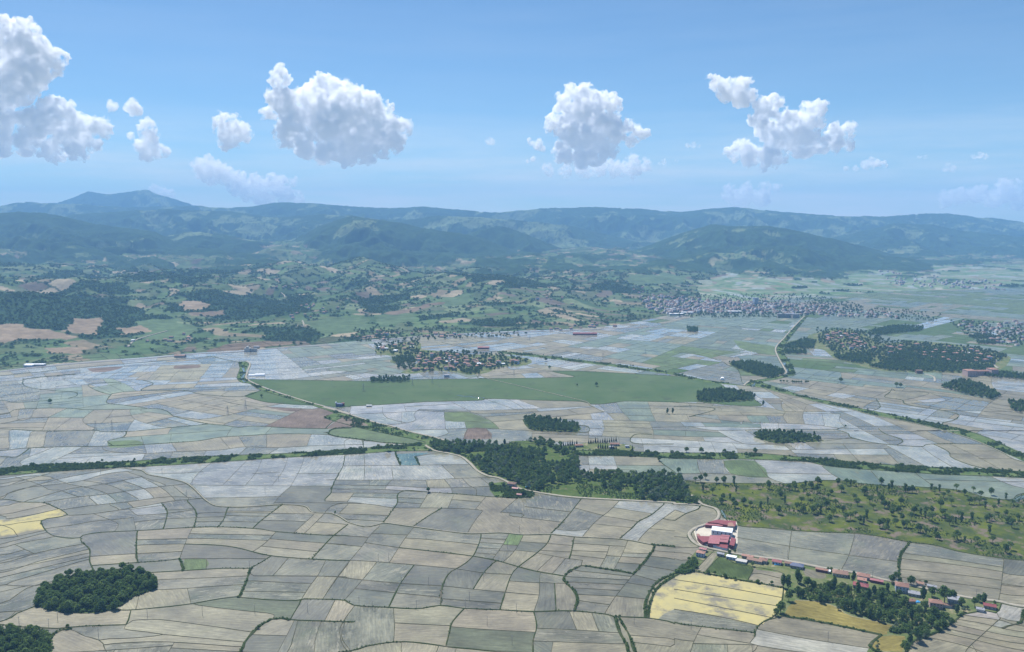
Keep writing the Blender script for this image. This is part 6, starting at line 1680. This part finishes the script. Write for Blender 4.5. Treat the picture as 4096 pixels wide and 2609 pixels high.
# highway and side roads on the hill foot, streams ----------------
def drape(s, reg, w, m, name, up=.5):
    p = np.array(pp(s, reg)); q = resample(np.array(crom([tuple(a) for a in p])), 6); X_, Y_, Z_ = ray(q[:, 0], q[:, 1]); t = np.gradient(np.column_stack([X_, Y_]), axis=0); t /= np.maximum(np.hypot(t[:, 0], t[:, 1]), 1e-6)[:, None]
    a = np.column_stack([X_-t[:, 1]*w, Y_+t[:, 0]*w]); b = np.column_stack([X_+t[:, 1]*w, Y_-t[:, 0]*w]); Z2 = np.convolve(np.pad(Z_, 2, 'edge'), np.ones(5)/5, 'valid')+up
    v = np.stack([np.column_stack([a, Z2-1.5-up]), np.column_stack([a, Z2]), np.column_stack([b, Z2]), np.column_stack([b, Z2-1.5-up])], 1).reshape(-1, 3); i = np.arange(len(a)-1)*4
    return v, np.concatenate([np.stack([i+k, i+k+4, i+k+5, i+k+1], 1) for k in range(3)])
asph = mat('asphalt', (.20, .20, .20), .9, .1, .05)
gather('highway', [drape(s, r, 8, None, '') for s, r in (("-60,330 0,322 300,287 700,252 1000,232 1170,215 1330,200 1640,185 1900,160 2150,145 2330,138", 'D'), ("330,107 700,77 1200,52 1700,37 2100,20 2340,10", 'E'), ("0,130 100,100 230,100 260,70 290,40", 'F'))], asph, kind='structure')
gather('track', [drape(s, r, 3, None, '') for s, r in (("1730,510 1790,530 1795,560", 'F'), ("2160,405 2220,415 2200,440 2230,470", 'F'), ("1170,850 1230,845 1440,840", 'T'), ("2080,1000 2090,1030 2070,1050", 'U'), ("1930,800 1960,840 1980,860", 'U'), ("1150,40 940,100 880,150", 'D') )]+
   [drape(s, r, 1.6, None, '', .35) for s, r in (("640,505 780,515 900,545 1040,565 1100,580 1300,615 1500,650 1750,690 1900,700 2100,750 2363,775", 'C'), ("1900,650 2100,700 2363,745", 'C'), ("1160,1020 1180,1060 1185,1110", 'C'), ("1560,1160 1640,1180 1720,1200", 'C'))], dirt, kind='structure')
wat = bpy.data.materials.new('stream_water'); wat.use_nodes = True; b_ = wat.node_tree.nodes['Principled BSDF']; b_.inputs['Base Color'].default_value = (.10, .14, .12, 1); b_.inputs['Roughness'].default_value = .06
def wpoly(polys_):
    vs, fs, n = [], [], 0
    for s, reg, w in polys_:
        v, f = strip(crom(gp(s, reg)), w, .06, .34, .98, .35, 3, 5); vs.append(v); fs.append(f+n); n += len(v)
    return mesh_np('water', np.concatenate(vs), np.concatenate(fs), [wat])
link('water', wpoly([("755,430 770,460 778,500 782,515", 'F', 5), ("560,570 540,592 540,600", 'F', 4), ("1672,290 1680,330 1665,370 1690,395", 'D', 3), ("318,575 335,600 345,632", 'C', 2.0), ("910,485 960,492 1000,492 1030,500 1100,503", 'E', 3), ("2363,480 2320,500 2300,520", 'C', 5), ("1390,255 1500,277", 'C', 1.5), ("2160,340 2220,342", 'C', 1.6)]), kind='structure')
# ------------------------------------------------------------------ clouds: heaps of puffs turned into fog volumes, far above and beyond the haze
CLOUDS = [ # distance km, density, label, puffs (x y r in overview pixels)
 (20.5, 1.0, 'tall towering white cumulus cut by the left edge of the photo', "20,72,26 55,70,24 30,105,40 80,112,36 118,140,26 128,165,18 40,160,48 95,175,34 10,215,38 55,225,26 120,245,16 -10,290,46 50,280,24 70,310,30 110,285,36 125,255,22 160,275,28 200,298,30 238,305,24 150,318,34 60,345,26 115,352,26 170,350,26 215,340,18 10,345,28 170,250,12 -40,150,50 -40,240,50 -40,330,40"),
 (21.0, .8, 'pair of small puffs right of the tall left cumulus', "262,250,13 310,253,17 325,262,13 300,256,10"),
 (21.5, .8, 'ragged small cumulus below the pair of puffs', "345,295,15 355,310,20 350,330,18 330,345,18 310,322,10 360,352,20 385,358,14 340,362,16"),
 (22.0, .9, 'small compact cumulus left of the big rounded one', "520,285,17 545,290,20 530,310,24 560,310,24 575,320,16 545,330,20 525,345,12"),
 (21.0, 1.1, 'big rounded cumulus, largest in the sky, centre left', "660,175,18 650,195,16 672,190,14 660,235,28 640,268,16 620,272,12 700,265,40 690,310,38 720,345,32 760,190,18 740,215,26 775,205,24 800,225,28 745,260,45 800,270,52 850,255,36 885,275,30 910,262,12 860,310,52 800,330,52 760,350,30 910,310,34 930,280,12 945,300,20 960,305,13 930,335,26 900,358,18 850,362,24 870,365,15 740,365,18"),
 (22.0, 1.1, 'domed cumulus right of the centre', "1345,215,18 1370,220,20 1335,240,24 1400,235,22 1430,240,22 1450,250,16 1320,275,26 1295,290,16 1370,275,45 1430,285,32 1350,320,38 1400,325,40 1440,320,26 1480,300,16 1500,315,18 1520,315,10 1485,335,14 1350,360,34 1400,362,32 1330,350,22 1440,355,16 1315,375,12"),
 (22.5, .8, 'small scrap of cloud left of the domed cumulus', "1250,335,10 1265,342,13 1275,350,8 1255,375,7 1240,380,5"),
 (22.0, 1.0, 'long broken cumulus slanting down to the right', "1675,190,14 1690,200,16 1720,205,20 1750,200,18 1705,225,20 1740,235,22 1770,225,14 1790,255,20 1820,245,20 1790,285,26 1835,265,16 1850,290,26 1810,310,26 1830,330,28 1900,260,18 1930,255,18 1905,285,26 1880,320,32 1930,290,14 1960,300,12 1995,300,14 2005,315,10 1965,330,24 1930,345,22 1995,345,14 1880,350,26 1745,345,18 1730,360,20 1770,365,28 1800,372,24 1830,368,22"),
 (24.5, .55, 'thin low cloud right of the slanting cumulus', "1990,398,7 2010,396,8 2035,388,11 2055,382,13 2075,388,10"),
 (24.5, .5, 'small flat oval cloud high at the far right', "2290,369,7 2305,366,8 2318,368,7"),
 (24.0, .3, 'tiny faint cloud between the domed and slanting cumulus', "1618,342,7 1632,341,8 1644,344,5"),
 (24.5, .3, 'tiny faint cloud left of the flat oval one', "2162,368,6 2176,369,6"),
 (24.5, .3, 'small faint tuft at the right above the hills', "2228,390,8 2238,398,9 2222,400,6"),
 (24.0, .35, 'small faint tuft right of the big rounded cumulus', "1150,330,9 1158,335,8"),
 (40.0, .3, 'low pinkish cloud heap standing behind the hills, left', "490,405,28 530,410,24 560,440,26 600,440,24 640,418,12 640,435,24 660,440,20 690,430,12 620,465,26 670,460,22 700,465,16 580,460,18"),
 (40.0, .3, 'small low cloud behind the blue peak', "365,448,13 382,454,13 400,456,12"),
 (40.0, .24, 'long flat pale cloud under the domed cumulus', "1290,400,14 1330,404,16 1370,402,18 1410,398,20 1450,396,22 1490,392,22 1520,388,16 1560,384,9 1590,380,6"),
 (40.0, .25, 'low faint cloud bank above the hills, right of centre', "1720,460,20 1760,455,20 1800,448,16 1830,444,12 1740,475,20 1790,470,20"),
 (40.0, .25, 'low faint cloud bank above the hills at the right edge', "2230,470,20 2260,462,20 2295,458,22 2340,468,24 2380,455,24 2400,475,24 2360,440,16"),
]
crs = np.random.RandomState(4)
def vapour(k):
    m = bpy.data.materials.new('cloud_vapour'); m.use_nodes = True; n_ = m.node_tree; n_.nodes.clear()
    o_ = n_.nodes.new('ShaderNodeOutputMaterial'); v_ = n_.nodes.new('ShaderNodeVolumePrincipled')
    v_.inputs['Density'].default_value = k; v_.inputs['Color'].default_value = (.998, .998, 1, 1); v_.inputs['Anisotropy'].default_value = .0
    tc_ = n_.nodes.new('ShaderNodeTexCoord'); nz_ = n_.nodes.new('ShaderNodeTexNoise'); nz_.inputs['Scale'].default_value = .0042; nz_.inputs['Detail'].default_value = 4; nz_.inputs['Roughness'].default_value = .6
    n_.links.new(tc_.outputs['Object'], nz_.inputs['Vector']); mr_ = n_.nodes.new('ShaderNodeMapRange'); mr_.inputs[1].default_value = .44; mr_.inputs[2].default_value = .60; mr_.inputs[3].default_value = 0; mr_.inputs[4].default_value = k*2.2
    n_.links.new(nz_.outputs[0], mr_.inputs[0]); n_.links.new(mr_.outputs[0], v_.inputs['Density']); m.cycles.volume_step_rate = .12
    n_.links.new(v_.outputs[0], o_.inputs['Volume']); return m
CLOUD_K = .0095
for dist, dens, lb, s in CLOUDS:
    D = dist*1000; k = 1.7010*D/FPX*1.01
    big = [tuple(float(a) for a in q.split(',')) for q in s.split()]
    def at3(px, py): 
        dx = (px*1.7010-2048)/FPX; dy = (1304.5-py*1.7010)/FPX; d = (dx, CP+dy*SP, -SP+dy*CP); t = D/d[1]; return np.array([t*d[0], D, CAM_H+t*d[2]])
    cen = np.array([at3(a, b) for a, b, _ in big]); rr = np.array([c for _, _, c in big])*k
    ybase = cen[:, 2].min()
    C0 = cen.copy(); C0[:, 1] += crs.uniform(-1, 1, len(cen))*rr*.45
    P_, R_ = [C0], [rr*.95]
    for lvl, (num, f, out) in enumerate(((20, .36, .95), (11, .38, 1.0), (4, .5, 1.05))):
        if lvl == 2 and rr.mean() < 80: break
        c, r = P_[-1], R_[-1]; n = len(c)*num; d = crs.normal(size=(n, 3)); d /= np.linalg.norm(d, axis=1)[:, None]; d[:, 2] = np.where((d[:, 2] < -.2) & (crs.rand(n) < .5), -d[:, 2], d[:, 2])
        rp_ = np.repeat(r, num); nc_ = np.repeat(c, num, 0)+d*(rp_*out)[:, None]; P_.append(nc_); R_.append(rp_*f*crs.uniform(.45, 1.45, n))
    P3 = np.concatenate(P_); R3 = np.concatenate(R_); ok = R3 > 15; P3, R3 = P3[ok], R3[ok]
    org = cen.mean(0)
    me = bpy.data.meshes.new('cloud'); me.vertices.add(len(P3)); me.vertices.foreach_set('co', (P3-org).astype(np.float32).ravel())
    a = me.attributes.new('rad', 'FLOAT', 'POINT'); a.data.foreach_set('value', R3.astype(np.float32)); cm_ = vapour(CLOUD_K*dens); me.materials.append(cm_)
    o = link('cloud', me, None, label=lb, category='cloud', group='fair weather clouds'); o.location = tuple(org)
    ng = bpy.data.node_groups.new('cloud_fog', 'GeometryNodeTree'); ng.interface.new_socket('Geometry', in_out='INPUT', socket_type='NodeSocketGeometry'); ng.interface.new_socket('Geometry', in_out='OUTPUT', socket_type='NodeSocketGeometry')
    N = ng.nodes.new; L = ng.links.new; gi = N('NodeGroupInput'); go = N('NodeGroupOutput'); mp = N('GeometryNodeMeshToPoints'); pv = N('GeometryNodePointsToVolume'); sm = N('GeometryNodeSetMaterial'); na = N('GeometryNodeInputNamedAttribute')
    na.data_type = 'FLOAT'; na.inputs['Name'].default_value = 'rad'; sm.inputs['Material'].default_value = cm_
    pv.resolution_mode = 'VOXEL_SIZE'; pv.inputs['Voxel Size'].default_value = D/20000*21; pv.inputs['Density'].default_value = 1.0; vm = N('GeometryNodeVolumeToMesh')
    L(gi.outputs[0], mp.inputs[0]); L(mp.outputs[0], pv.inputs['Points']); L(na.outputs[0], pv.inputs['Radius']); L(pv.outputs[0], vm.inputs['Volume']); vm.inputs['Threshold'].default_value = .25; L(vm.outputs[0], sm.inputs[0]); L(sm.outputs[0], go.inputs[0])
    o.modifiers.new('fog', 'NODES').node_group = ng
# ------------------------------------------------------------------ labels: what singles each repeat out
ORD = 'first second third fourth fifth sixth seventh eighth ninth tenth eleventh twelfth thirteenth fourteenth fifteenth sixteenth seventeenth eighteenth nineteenth twentieth'.split()
def ordn(i):
    if i < 20: return ORD[i]
    t = ['twenty', 'thirty', 'forty', 'fifty', 'sixty', 'seventy', 'eighty', 'ninety'][(i+1)//10-2]
    r = (i+1) % 10
    return (t[:-1]+'ieth') if r == 0 else t+'-'+ORD[r-1]
def relabel(group, place, bands, order=True, looks=None, zones=('left', 'middle', 'right')):
    it = [o for o in COL.objects if o.get('group') == group and o.parent is None]
    if not it: return
    it.sort(key=lambda o: o.location.y); n = len(it); sub_ = {}
    for i, o in enumerate(it):
        b = bands[min(len(bands)-1, i*len(bands)//n)]; lk = looks(o) if looks else 'tree'
        sub_.setdefault((b, lk), []).append(o)
    us_ = sorted(o.location.x/o.location.y for o in it)
    for (b, lk), l in sub_.items():
        l.sort(key=lambda o: o.location.x/o.location.y)
        for i, o in enumerate(l):
            if order: o['label'] = ('%s, %s of %s' % (lk, b, place) + (', %s from left' % ordn(i) if len(l) > 1 else ''))
            else:
                z = zones[min(2, int(3*us_.index(o.location.x/o.location.y)/n))]; o['label'] = '%s, %s of %s, %s part' % (lk, b, place, z)
def tlook(o):
    s = o.scale[0]; return ('small ' if s < .85 else 'large ' if s > 1.15 else 'middling ')+'leafy tree'
B3 = ('front', 'middle', 'back'); B5 = ('front row', 'second row', 'middle row', 'fourth row', 'back row')
relabel('trees of the oval grove in the paddies', 'the oval paddy grove', ('near edge', 'centre', 'far edge'), False, tlook)
relabel('trees of the bottom left corner grove', 'the bottom left corner grove', ('near edge', 'far edge'), False, tlook)
relabel('trees on the left half of the rough pasture', 'the left pasture half', B5, True, lambda o: 'slender tree')
relabel('trees on the right half of the rough pasture', 'the right pasture half', B5, True, lambda o: 'slender tree')
relabel('small trees along the edge above the yellow field', 'the hedge above the yellow field', ('part',), True, lambda o: 'small round tree')
relabel('small trees beside the village dirt road', 'the village dirt road verge', ('edge',), True, lambda o: 'small round tree')
relabel('silvery willows at the bottom right', 'the bottom right gardens', ('edge',), True, lambda o: 'silvery willow')
relabel('row of round trees by the pale field', 'the row by the pale field', ('part',), True, lambda o: 'small round tree')
relabel('conifers around the small canalside park', 'the canalside park', ('front', 'back'), True, lambda o: 'dark little conifer')
vt = [o for o in COL.objects if o.get('group') == 'trees around the roadside village houses' and o['label'].startswith('leafy dark green tree among')]
for o in vt: o['group'] = 'trees among the roadside village gardens'
relabel('trees among the roadside village gardens', 'the roadside village gardens', B5, True, tlook)
HL = ['tall orange roofed house', 'low brown roofed house', 'pinkish house', 'small orange roofed house', 'long brown barn', 'tall bluish house', 'white roofed hall']
hlook = lambda o: HL[HM.index(o.data)]
for gname, place, bd in (('houses of the middle village', 'the minaret village', B5), ('outlying houses of the middle village', 'the minaret village outskirts', B3), ('houses of the wide right hand village', 'the right village', B5), ('houses along the foot of the hills', 'the hill foot road', B3), ('farmhouses of the left foothills', 'the left foothills', B3), ('farmhouses of the central hillside', 'the central hillside', B3)):
    relabel(gname, place, bd, True, hlook)
for gname in {o['group'] for o in COL.objects if o.get('category') == 'power pole'}:
    lb = gname.replace('power poles: power pole ', '')
    it = sorted([o for o in COL.objects if o.get('group') == gname], key=lambda o: o.location.x/o.location.y)
    for i, o in enumerate(it):
        o['label'] = 'power pole, %s from left, %s' % (ordn(i), ' '.join(lb.split()[:9])); o['group'] = 'power poles of the plain'
# ------------------------------------------------------------------ haze: the air over the whole valley
g = MB(); g.box(-18500, 18500, -3000, 18200, -7.2, 1095)
hm = bpy.data.materials.new('haze_air'); hm.use_nodes = True; n = hm.node_tree; n.nodes.clear()
out = n.nodes.new('ShaderNodeOutputMaterial'); pv = n.nodes.new('ShaderNodeVolumePrincipled')
pv.inputs['Color'].default_value = (*HAZE_COLOR, 1); pv.inputs['Density'].default_value = HAZE_DENSITY
pv.inputs['Anisotropy'].default_value = 0.0
n.links.new(pv.outputs[0], out.inputs['Volume'])
link('haze', g.mesh('haze', hm), kind='stuff')
